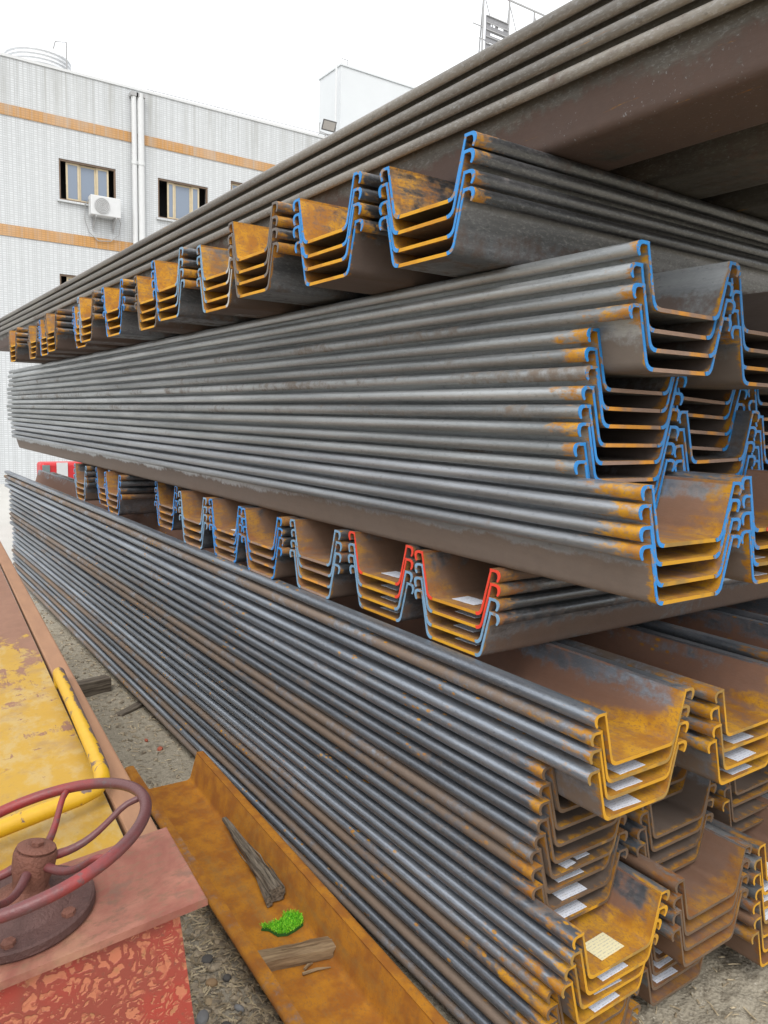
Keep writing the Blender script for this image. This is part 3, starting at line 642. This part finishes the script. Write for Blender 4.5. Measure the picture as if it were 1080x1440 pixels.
ur_name = ['the jutting nearest set', 'the second set from the near end', 'the third set, bare-ended,', 'the fourth set, pale-ended,', 'the fifth set, blue hooks,', 'the sixth set, bare-ended,', 'the seventh set, blue-ended,', 'the eighth set',
           'the half hidden ninth set', 'the tenth set, bare-ended,', 'the eleventh set, blue-ended,', 'the twelfth set', 'the farthest set']
ur_lab = [f'orange-edged pile, {{}} of {s_.rstrip(",")} in the upper spacer row' for s_ in ur_name]
for k, (xe, yc, dz) in enumerate(UR):
    cross(xe, yc, 2.5545 + dz, 4, 0.0475, 5.6, S_ux, E_orange, ur_lab[k], gu, ur_paint[k], (), yaw=jit(0.006))

# --- topmost layer
gt = 'long sheet piles of the topmost layer'
for c_, (x0, nm) in enumerate(((1.60, 'outer'), (2.075, 'second'), (2.55, 'third'), (3.02, 'fourth'), (3.50, 'fifth'))):
    for i in range(4):
        pile((x0 + HW + jit(0.002), 0.15 + jit(0.02), 2.8645 + 0.0555 * (3 - i)), 11.5, S_top, E_rust, f'brownish grey pile, {nth(i, 4)} of four in the {nm} column of the topmost layer', gt)

# timber bearers under the stack
t = NT("old_timber"); p = t.offs(); gr = t.noise(t.scale(p, (4, 60, 60)), 1.0, 5, 0.7); big = t.noise(p, 6, 3)
M_timber = t.done(t.mix(t.step(gr, 0.3, 0.7), (0.055, 0.042, 0.032), t.mix(big, (0.16, 0.13, 0.10), (0.22, 0.19, 0.15))), 0.9, 0, gr, 0.7, 0.01, 0.2)
t = NT("fresh_timber"); p = t.offs(); gr = t.noise(t.scale(p, (4, 55, 55)), 1.0, 5, 0.7)
M_timber2 = t.done(t.mix(t.step(gr, 0.3, 0.7), (0.12, 0.075, 0.042), (0.30, 0.215, 0.125)), 0.85, 0, gr, 0.6, 0.008, 0.2)
for y, ex, nm in ((2.0, 2.16, 'nearest the open end'), (3.8, 2.16, 'second from the open end'), (5.5, 2.16, 'beside the thin dark board'), (7.4, 2.16, 'fourth from the open end'), (9.2, 2.16, 'nearest the far end')):
    q = MB(); q.box((1.05, 0, 0.038), (1.05, 0.06, 0.053)); tag(q.build('timber_bearer', M_timber, None, (ex, y, 0.0), (0, 0, jit(0.05)), bevel=0.006), f'dark timber bearer under the lowest stack, {nm}', 'timber', 'timber bearers under the stack')

# ------------------------------------------------------------------ loose rusty pile beside the stack with wood and turf in it
lp = pile((1.372, 4.05, 0.028), 3.4, S_loose, E_rust, 'orange rusty sheet pile lying open on the ground beside the stack', None, rz=R(180) - 0.042)
lp.name = 'loose_sheet_pile'
def lofted(name, secs, mat, parent=None, loc=(0, 0, 0), rot=(0, 0, 0), sides=14, seed=0, rough=0.12):
    """secs: (x, y, z, half width, half height); split-wood like ridged cross-sections along the path"""
    rnd = random.Random(seed); ridg = [1 + rnd.uniform(-rough, rough) for _ in range(sides)]
    b = MB(); vs = []
    for (x, y, z, hw, hh) in secs:
        for k in range(sides):
            a = 2 * math.pi * k / sides; r = ridg[k] * (1 + rnd.uniform(-0.05, 0.05))
            ca, sa = math.cos(a), math.sin(a)
            sx = math.copysign(abs(ca) ** 0.6, ca); sz = math.copysign(abs(sa) ** 0.6, sa)
            vs.append((x + sx * hw * r, y, z + sz * hh * r))
    n = len(secs); fs = []
    for i in range(n - 1):
        for k in range(sides):
            l = (k + 1) % sides; fs.append((i * sides + k, i * sides + l, (i + 1) * sides + l, (i + 1) * sides + k))
    fs += [tuple(range(sides - 1, -1, -1)), tuple((n - 1) * sides + k for k in range(sides))]
    b.add(vs, fs); return b.build(name, mat, parent, loc, rot, smooth=28)
t = NT("weathered_log"); p = t.offs(); gr = t.noise(t.scale(p, (70, 4, 70)), 1.0, 5, 0.7)
M_log = t.done(t.mix(t.step(gr, 0.3, 0.68), (0.045, 0.036, 0.028), t.mix(t.noise(p, 9, 3), (0.2, 0.165, 0.125), (0.27, 0.23, 0.18))), 0.95, 0, gr, 0.9, 0.008, 0.15)
def arc(pts): return pts
lg = empty('split_log', (1.40, 2.75, 0.045), None); lg.rotation_euler = (R(1.0), 0, R(-5.0))
tag(lg, 'weathered grey split log lying in the rusty pile behind the green turf', 'log')
lofted('log_half', [(0.012 - 0.0012 * i + 0.003 * math.sin(2 * i), 0.02 + 0.085 * i, 0.034, 0.036 - 0.0031 * i, 0.034 - 0.0030 * i) for i in range(9)], M_log, lg, sides=22, seed=5, rough=0.14)
lofted('log_half', [(-0.030 + 0.006 * i, 0.0 + 0.06 * i, 0.024, 0.015 - 0.0018 * i, 0.024 - 0.0026 * i) for i in range(6)], M_log, lg, seed=3, rough=0.16)
for k in range(7):
    q = MB(); x = random.uniform(-0.05, 0.05); y0 = random.uniform(0, 0.25); q.tube([(x, y0, 0.068), (x + jit(0.01), y0 + 0.08, 0.073), (x + jit(0.012), y0 + 0.16, 0.066)], [0.001, 0.003, 0.001], 5); q.build('splinter', M_log, lg)
pk = empty('wood_plank', (1.312, 2.415, 0.041)); pk.rotation_euler = (0, R(-1), R(-16))
tag(pk, 'short brown split plank lying across the rusty pile in front of the turf', 'plank')
q = MB(); n = 9; vs = []
for i in range(n):
    x = -0.14 + 0.28 * i / (n - 1)
    for (yy, zz) in ((-0.034, 0.0), (-0.036, 0.022), (-0.034, 0.043), (-0.01, 0.050), (0.014, 0.047), (0.036, 0.043), (0.037, 0.02), (0.035, 0.0)):
        vs.append((x + jit(0.004) + (0.015 * (zz > 0.04) if i == n - 1 else 0), yy + jit(0.002), zz + (jit(0.003) if zz > 0 else 0)))
fs = [(i * 8 + k, i * 8 + (k + 1) % 8, (i + 1) * 8 + (k + 1) % 8, (i + 1) * 8 + k) for i in range(n - 1) for k in range(8)] + [tuple(range(7, -1, -1)), tuple((n - 1) * 8 + k for k in range(8))]
q.add(vs, fs); q.build('plank_body', M_timber2, pk, smooth=25)
q = MB(); q.tube([(-0.05, 0.006, 0.050), (0.04, 0.001, 0.053), (0.15, 0.004, 0.049)], [0.002, 0.006, 0.003], 6); q.build('split_strip', M_timber2, pk)
for (x, y, l_, a, lab) in ((1.35, 2.315, 0.055, -12, 'longer pale wood splinter in front of the brown plank'), (1.335, 2.352, 0.022, 20, 'tiny pale wood splinter against the brown plank')):
    q = MB(); q.tube([(-l_, 0, 0), (0, 0.002, 0.003), (l_, -0.003, 0.0)], [0.006, 0.006, 0.002], 6); tag(q.build('wood_splinter', M_timber2, None, (x, y, 0.047), (0, 0, R(a))), lab, 'splinter')
# green turf scrap
tf = empty('turf_scrap', (1.362, 2.605, 0.041)); tag(tf, 'scrap of bright green artificial turf in the rusty pile', 'turf')
outline = [(-0.085, 0.035), (-0.06, 0.012), (-0.045, -0.035), (-0.01, -0.052), (0.03, -0.045), (0.075, -0.03), (0.088, 0.01), (0.08, 0.045), (0.055, 0.065), (0.03, 0.06), (0.012, 0.035), (-0.03, 0.03), (-0.06, 0.04)]
def inside(x, y, poly):
    r = False; j = len(poly) - 1
    for i in range(len(poly)):
        (xi, yi), (xj, yj) = poly[i], poly[j]
        if (yi > y) != (yj > y) and x < (xj - xi) * (y - yi) / (yj - yi) + xi: r = not r
        j = i
    return r
q = MB(); k = len(outline); q.add([(x, y, 0.0) for x, y in outline] + [(x * 0.95, y * 0.95, 0.012) for x, y in outline], [tuple(range(k - 1, -1, -1)), tuple(range(k, 2 * k))] + [(i, (i + 1) % k, k + (i + 1) % k, k + i) for i in range(k)])
q.build('backing', plain("turf_backing", (0.02, 0.09, 0.012), 0.9), tf)
q = MB(); cnt = 0
while cnt < 1500:
    x, y = random.uniform(-0.09, 0.09), random.uniform(-0.056, 0.068)
    if not inside(x, y, outline): continue
    cnt += 1; a = random.uniform(0, 6.28); h_ = random.uniform(0.006, 0.022); wv = 0.0014; lx, ly = jit(0.012), jit(0.012)
    ca, sa = math.cos(a) * wv, math.sin(a) * wv; z0 = 0.011
    q.add([(x - ca, y - sa, z0), (x + ca, y + sa, z0), (x + lx * 0.5 + ca, y + ly * 0.5 + sa, z0 + h_ * 0.7), (x + lx, y + ly, z0 + h_)], [(0, 1, 2), (0, 2, 3)])
t = NT("turf_green"); n_ = t.noise(t.obj, 160, 2); M_turf = t.done(t.mix(t.step(n_, 0.35, 0.7), (0.05, 0.38, 0.008), (0.38, 0.82, 0.05)), 0.5)
tag(q.build('blades', M_turf, tf), kind='stuff')

# ------------------------------------------------------------------ loose stones, chips, wood on the ground
def rock(b, c, r, seed):
    rr = random.Random(seed); bm = bmesh.new(); bmesh.ops.create_icosphere(bm, subdivisions=1, radius=1)
    sx, sy, sz = r * rr.uniform(0.7, 1.3), r * rr.uniform(0.7, 1.2), r * rr.uniform(0.35, 0.7); a = rr.uniform(0, 6.28)
    vs = []
    for v in bm.verts:
        k = 1 + rr.uniform(-0.16, 0.16); x, y, z = v.co.x * sx * k, v.co.y * sy * k, v.co.z * sz * k
        vs.append((c[0] + x * math.cos(a) - y * math.sin(a), c[1] + x * math.sin(a) + y * math.cos(a), c[2] + z))
    fs = [tuple(v.index for v in f.verts) for f in bm.faces]; b.add(vs, fs); bm.free()
t = NT("gravel_stone"); M_gravel = t.done(t.mix(t.voro(t.obj, 45, 'F1', 'Color'), (0.10, 0.085, 0.065), (0.46, 0.38, 0.27)), 0.85, 0, t.noise(t.obj, 150, 3), 0.3, 0.003, 0.25)
b = MB()
for k in range(2600):
    if k % 4: x, y = random.uniform(0.62, 1.28), random.uniform(1.6, 3.6)
    else: x, y = random.uniform(1.05, 1.66), random.uniform(3.6, 9.5)
    rock(b, (x, y, ground_h(x, y) + 0.002), random.choice((0.005, 0.007, 0.010, 0.014, 0.02)), k)
tag(b.build('gravel', M_gravel, smooth=30), kind='stuff')
t = NT("straw_chip"); M_chip = t.done(t.mix(t.voro(t.obj, 30, 'F1', 'Color'), (0.12, 0.085, 0.05), (0.6, 0.5, 0.33)), 0.8)
b = MB()
for k in range(4200):
    if k < 3400: x, y = random.uniform(0.62, 1.25), random.uniform(1.6, 3.5)
    elif k < 3850: x, y = random.uniform(1.0, 1.66), random.uniform(3.6, 7.5)
    else: x, y = random.uniform(2.1, 3.4), random.uniform(0.9, 1.9)
    a = random.uniform(0, 3.14); l_ = random.uniform(0.008, 0.028); wv = random.uniform(0.0012, 0.0042); z = ground_h(x, y) + 0.006
    dx, dy = math.cos(a), math.sin(a); zz = jit(0.006)
    b.add([(x - dx * l_ - dy * wv, y - dy * l_ + dx * wv, z - zz), (x - dx * l_ + dy * wv, y - dy * l_ - dx * wv, z - zz), (x + dx * l_ + dy * wv, y + dy * l_ - dx * wv, z + zz), (x + dx * l_ - dy * wv, y + dy * l_ + dx * wv, z + zz), (x, y, z + 0.004), (x, y, z - 0.002)],
          [(0, 1, 4), (1, 2, 4), (2, 3, 4), (3, 0, 4), (0, 5, 1), (1, 5, 2), (2, 5, 3), (3, 5, 0)])
tag(b.build('wood_chips', M_chip), kind='stuff')
stone_cols = {'grey': (0.2, 0.2, 0.2), 'brown': (0.3, 0.2, 0.11), 'dark': (0.09, 0.085, 0.08), 'tan': (0.38, 0.29, 0.18)}
stones = [(0.93, 2.38, 0.036, 'grey', 'flat grey stone on the gravel beside the red cabinet'), (1.02, 2.52, 0.032, 'brown', 'brown stone close to the rusty pile rim'),
          (0.92, 2.66, 0.024, 'grey', 'small grey stone by the plate corner'), (0.965, 2.73, 0.026, 'tan', 'tan stone behind the small grey stone'),
          (1.06, 2.66, 0.03, 'dark', 'dark stone in the shade of the rusty pile'), (0.95, 2.2, 0.03, 'tan', 'tan stone on the gravel nearest the camera'), (1.06, 2.36, 0.025, 'grey', 'grey stone under the rusty pile rim'),
          (0.99, 2.30, 0.034, 'dark', 'big dark stone between the flat grey stone and the rusty pile'), (0.98, 2.44, 0.022, 'tan', 'small tan stone touching the flat grey stone'), (1.08, 2.52, 0.026, 'dark', 'dark stone half under the rusty pile rim')]
for k, (x, y, r_, cn, lab) in enumerate(stones):
    b = MB(); rock(b, (0, 0, 0), r_, 900 + k); o = b.build('stone', plain('stone_' + cn + str(k), stone_cols[cn], 0.85), None, (x, y, ground_h(x, y) + r_ * 0.25), smooth=35)
    ss = o.modifiers.new('subd', 'SUBSURF'); ss.levels = ss.render_levels = 1
    tag(o, lab, 'stone', 'stones on the gravel')
for (x, y, sx, sy, sz, a, lab) in ((1.43, 5.86, 0.13, 0.05, 0.055, 12, 'grey timber block on the dirt between yellow deck and stack'), (1.585, 5.38, 0.15, 0.035, 0.012, 35, 'thin dark board lying flat by the stack foot')):
    q = MB(); q.box((0, 0, sz), (sx, sy, sz)); o = q.build('timber_offcut', M_timber, None, (x, y, ground_h(x, y) - 0.004), (0, 0, R(a)), bevel=0.006); tag(o, lab, 'timber')
M_brick = plain("brick_red", (0.34, 0.09, 0.05), 0.85)
for k, (x, y, lab) in enumerate(((1.53, 4.62, 'red brick fragment on the dirt'), (1.495, 4.78, 'smaller red brick fragment behind the first one'))):
    b = MB(); rock(b, (0, 0, 0), 0.026 - 0.008 * k, 950 + k); tag(b.build('brick_fragment', M_brick, None, (x, y, ground_h(x, y) + 0.006), smooth=30), lab, 'brick')

# ------------------------------------------------------------------ old yard cart: yellow deck, red cabinet, handwheel
lv = Vector((0.99038588, -0.07410044, 0.11681151)); dv = Vector((0.07478524, 0.99719931, -0.00084484)); uv = Vector((-0.11642176, 0.0095725, 0.99315373)); Pb = Vector((0.2471572, 1.4155435, 1.2009740))
CM = Matrix(((lv.x, dv.x, uv.x, Pb.x), (lv.y, dv.y, uv.y, Pb.y), (lv.z, dv.z, uv.z, Pb.z), (0, 0, 0, 1)))
cart = empty('yard_cart', M=CM)
tag(cart, 'old yard cart with worn yellow deck, red cabinet and red handwheel', 'cart')
t = NT("worn_yellow_paint"); o_ = t.obj; cx_, cy_, cz_ = t.sep(o_)
n1 = t.noise(o_, 3.2, 6, 0.62, 0.6); n2 = t.noise(t.scale(o_, (1, 0.55, 1)), 16, 5, 0.68); n3 = t.noise(o_, 90, 3, 0.6)
ye = t.mix(n1, (0.33, 0.18, 0.014), (0.46, 0.28, 0.026)); ye = t.mix(t.step(n2, 0.44, 0.62), ye, (0.40, 0.27, 0.085)); ye = t.mix(t.math('MULTIPLY', t.step(t.noise(o_, 7, 6, 0.7), 0.5, 0.68), 0.6), ye, (0.27, 0.165, 0.07))
br = t.mix(n2, (0.15, 0.075, 0.05), (0.29, 0.155, 0.1))
wear = t.math('ADD', t.math('ADD', t.math('MULTIPLY', n1, 0.7), t.math('MULTIPLY', n2, 0.35)), t.math('MULTIPLY', t.step(cy_, 0.5, 2.7), 0.22))
wear = t.math('ADD', wear, t.math('MULTIPLY', t.step(cx_, 0.14, 0.25), 0.06))
wear = t.math('ADD', wear, t.math('MULTIPLY', t.step(t.noise(t.scale(o_, (7, 1.2, 1)), 3.0, 5, 0.7), 0.52, 0.7), 0.10))
wear = t.math('ADD', wear, t.math('MULTIPLY', t.step(t.noise(o_, 26, 5, 0.75), 0.57, 0.68), 0.10))
wm = t.step(wear, 0.615, 0.675)
col = t.mix(wm, ye, br); col = t.mix(t.math('MULTIPLY', t.step(n3, 0.6, 0.72), 0.35), col, (0.2, 0.13, 0.07))
M_yel = t.done(col, t.fmix(wm, 0.5, 0.8), 0, t.math('ADD', n2, t.math('MULTIPLY', wm, -0.6)), 0.35, 0.004, 0.35)
t = NT("worn_brown_rail"); o_ = t.obj; n2 = t.noise(t.scale(o_, (3, 0.6, 1)), 9, 5, 0.65); n3 = t.noise(o_, 60, 4, 0.6)
M_rail = t.done(t.mix(n2, (0.2, 0.1, 0.055), (0.36, 0.19, 0.10)), 0.75, 0, n3, 0.3, 0.003)
t = NT("chipped_yellow_bar"); o_ = t.obj; n1 = t.noise(o_, 15, 5, 0.65, 0.5); n2 = t.noise(o_, 50, 4); cx_, cy_, cz_ = t.sep(o_)
wm = t.step(t.math('ADD', n1, t.math('MULTIPLY', t.step(cx_, 0.195, 0.215), 0.26)), 0.60, 0.64)
M_bar = t.done(t.mix(wm, t.mix(n2, (0.46, 0.255, 0.005), (0.58, 0.345, 0.012)), (0.13, 0.085, 0.08)), 0.45, 0, t.math('SUBTRACT', 1.0, wm), 0.4, 0.002)
t = NT("faded_red_plate"); o_ = t.obj; n1 = t.noise(o_, 5, 6, 0.65, 0.5); n2 = t.noise(t.scale(o_, (1, 2, 1)), 32, 5, 0.7); cx_, cy_, cz_ = t.sep(o_)
col = t.mix(t.step(n1, 0.3, 0.7), (0.19, 0.06, 0.042), (0.33, 0.145, 0.10)); col = t.mix(t.step(n2, 0.46, 0.68), col, (0.19, 0.095, 0.06)); col = t.mix(t.math('MULTIPLY', t.step(t.noise(o_, 11, 6, 0.75), 0.54, 0.66), 0.7), col, (0.15, 0.085, 0.06))
col = t.mix(t.math('MULTIPLY', t.step(t.math('ADD', n1, t.math('MULTIPLY', cx_, -1.0)), 0.48, 0.72), 0.8), col, (0.34, 0.19, 0.11))
M_plate = t.done(col, 0.7, 0, t.math('ADD', n1, n2), 0.35, 0.004, 0.35)
t = NT("crackled_red_paint"); o_ = t.obj
wv_ = t.vmath('ADD', o_, t.scale(t.ncol(o_, 22, 4), (0.075, 0.075, 0.075)))
e1 = t.voro(wv_, 34, 'DISTANCE_TO_EDGE'); e2 = t.voro(wv_, 62, 'DISTANCE_TO_EDGE'); n1 = t.noise(o_, 9, 4); n4 = t.noise(o_, 5, 4, 0.6)
vein = t.math('MAXIMUM', t.step(e1, 0.16, 0.08), t.math('MULTIPLY', t.step(e2, 0.16, 0.09), t.step(n1, 0.42, 0.52)))
vein = t.math('MAXIMUM', vein, t.math('MULTIPLY', t.step(n4, 0.56, 0.62), 0.6))
col = t.mix(n1, (0.46, 0.14, 0.08), (0.40, 0.155, 0.08)); col = t.mix(t.math('MULTIPLY', t.step(t.noise(o_, 30, 4, 0.65), 0.52, 0.7), 0.6), col, (0.27, 0.15, 0.06))
col = t.mix(t.math('MULTIPLY', vein, 0.88), col, t.mix(t.step(t.noise(o_, 6, 3), 0.4, 0.62), (0.22, 0.04, 0.03), (0.32, 0.032, 0.025)))
col = t.mix(t.math('MULTIPLY', t.step(t.noise(o_, 70, 3), 0.6, 0.75), 0.5), col, (0.16, 0.07, 0.045))
M_crack = t.done(col, 0.5, 0, vein, 0.5, 0.003, 0.4)
t = NT("worn_red_wheel"); o_ = t.obj; n1 = t.noise(o_, 7, 5, 0.6, 0.4); n2 = t.noise(o_, 60, 4, 0.65)
col = t.mix(t.step(n1, 0.42, 0.68), (0.10, 0.035, 0.035), (0.23, 0.022, 0.02)); col = t.mix(t.math('MULTIPLY', t.step(n2, 0.58, 0.7), 0.7), col, (0.09, 0.06, 0.06))
M_wheel = t.done(col, t.fmix(n1, 0.3, 0.6), 0.0, t.math('ADD', n2, t.noise(o_, 140, 3)), 0.4, 0.002, 0.5)
M_hub = plain("rusted_hub", (0.15, 0.06, 0.04), 0.75, 0.1, 0.65, 24, 0.9)
M_flange = plain("dark_flange", (0.085, 0.042, 0.036), 0.7, 0.1, 0.65, 20, 0.9)

q = MB(); q.box((-0.75, 2.54, -0.045), (0.935, 2.41, 0.015)); q.build('deck', M_yel, cart)
q = MB(); q.box((0.223, 2.56, -0.044), (0.030, 2.41, 0.022)); q.build('edge_rail', M_rail, cart, bevel=0.006)
q = MB(); q.box((0.244, 2.56, -0.10), (0.006, 2.41, 0.033)); q.build('side_skirt', M_rail, cart)
bar = [(0.203, 1.265, -0.04), (0.204, 1.262, 0.0), (0.202, 1.235, 0.018), (0.200, 1.15, 0.02), (0.197, 0.85, 0.02), (0.193, 0.55, 0.02), (0.190, 0.44, 0.02), (0.182, 0.385, 0.02), (0.162, 0.352, 0.02), (0.125, 0.336, 0.02), (0.05, 0.325, 0.02), (-0.1, 0.30, 0.02), (-0.5, 0.24, 0.02), (-0.9, 0.18, 0.02)]
q = MB(); q.tube(bar, 0.0185, 16); q.build('grab_bar', M_bar, cart, smooth=50)
q = MB(); q.prism([(-1.2, -0.014), (0.263, -0.014), (0.263, 0.0), (-1.2, 0.0)], -0.15, 0.128)
me = q.build('top_plate', M_plate, cart, bevel=0.003)
q = MB(); q.box((-0.49, 0.005, -0.44), (0.705, 0.135, 0.424)); q.build('cabinet', M_crack, cart)
q = MB(); q.box((-0.4, 2.3, -0.22), (0.45, 2.4, 0.08)); q.build('chassis', M_rail, cart)
for (a_, b_) in ((0.02, 0.6), (0.02, 3.9), (-0.9, 0.6), (-0.9, 3.9)):
    q = MB(); q.lathe([(0.08, -0.1), (0.40, -0.1), (0.44, -0.06), (0.44, 0.06), (0.40, 0.1), (0.08, 0.1)], 24, 0, Matrix.Rotation(R(90), 4, 'Y')); q.build('road_wheel', M_tyre, cart, (a_, b_, -0.72 - (0.02 if a_ > 0 else -0.09)), smooth=40)
# pedestal flange
HB = Vector((-0.026, -0.002, 0.0))
q = MB(); q.lathe([(0.02, 0.002), (0.118, 0.002), (0.121, 0.006), (0.121, 0.019), (0.117, 0.022), (0.082, 0.023), (0.072, 0.034), (0.058, 0.043), (0.02, 0.044)], 48, 0, Matrix.Translation(HB)); fo = q.build('flange', M_flange, cart, smooth=35)
for k in range(6):
    a = R(60 * k + 12); q = MB(); q.lathe([(0.002, 0.0), (0.012, 0.0), (0.012, 0.008), (0.002, 0.010)], 6, 0, Matrix.Translation(HB + Vector((0.1 * math.cos(a), 0.1 * math.sin(a), 0.0215)))); q.build('bolt', M_hub, fo)
# handwheel
nl = Vector((-0.10544803, 0.08011614, 0.99119163)).normalized(); Cw = Vector((0, 0, 0.13))
e1v = Vector((0, 1, 0)).cross(nl).normalized(); e2v = nl.cross(e1v)
Wm = Matrix(((e1v.x, e2v.x, nl.x, Cw.x), (e1v.y, e2v.y, nl.y, Cw.y), (e1v.z, e2v.z, nl.z, Cw.z), (0, 0, 0, 1)))
hub = MB()
ax = (Cw - (HB + Vector((0, 0, 0.045)))).normalized(); hz = ax.to_track_quat('Z', 'Y').to_matrix().to_4x4(); L_ = (Cw - HB).length
hub.lathe([(0.015, 0.035), (0.060, 0.035), (0.044, 0.048), (0.030, 0.058), (0.031, 0.074), (0.036, 0.088), (0.037, 0.116), (0.035, 0.124), (0.015, 0.126)], 32, 0, Matrix.Translation(HB) @ hz)
wh = hub.build('steering_wheel', M_hub, cart, smooth=35)
q = MB(); q.lathe([(0.01, 0.1262), (0.032, 0.1262), (0.033, 0.129), (0.030, 0.131), (0.01, 0.132)], 32, 0, Matrix.Translation(HB) @ hz); q.lathe([(0.002, 0.131), (0.0115, 0.131), (0.0115, 0.139), (0.002, 0.140)], 6, 0, Matrix.Translation(HB) @ hz); q.build('cap_bolt', M_hub, wh, smooth=35)
q = MB(); q.tube([Wm @ Vector((0.205 * math.cos(a), 0.205 * math.sin(a), 0)) for a in [2 * math.pi * i / 96 for i in range(96)]], 0.0106, 16, closed=True); q.build('rim', M_wheel, wh, smooth=60)
hubc = Matrix.Translation(HB) @ hz @ Vector((0, 0, 0.10))
for ang in (64, 2, -57, -115, 172):
    a = R(ang); tip = Wm @ Vector((0.203 * math.cos(a), 0.203 * math.sin(a), -0.003)); dirv = (tip - hubc); dirv.z = 0; dirv.normalize()
    p0 = hubc + dirv * 0.029; p3 = tip; up_ = Vector((0, 0, 1))
    pts = []
    for i in range(13):
        u = i / 12; b_ = p0.lerp(p3, u); sag = -0.018 * math.sin(math.pi * min(1, u * 1.25)) * (1 if u < 0.8 else 1) + 0.012 * math.sin(math.pi * u) * u
        pts.append(b_ + up_ * sag)
    q = MB(); q.tube(pts, [0.0086 - 0.0026 * min(1, i / 7) for i in range(13)], 10); q.build('spoke', M_wheel, wh, smooth=60)
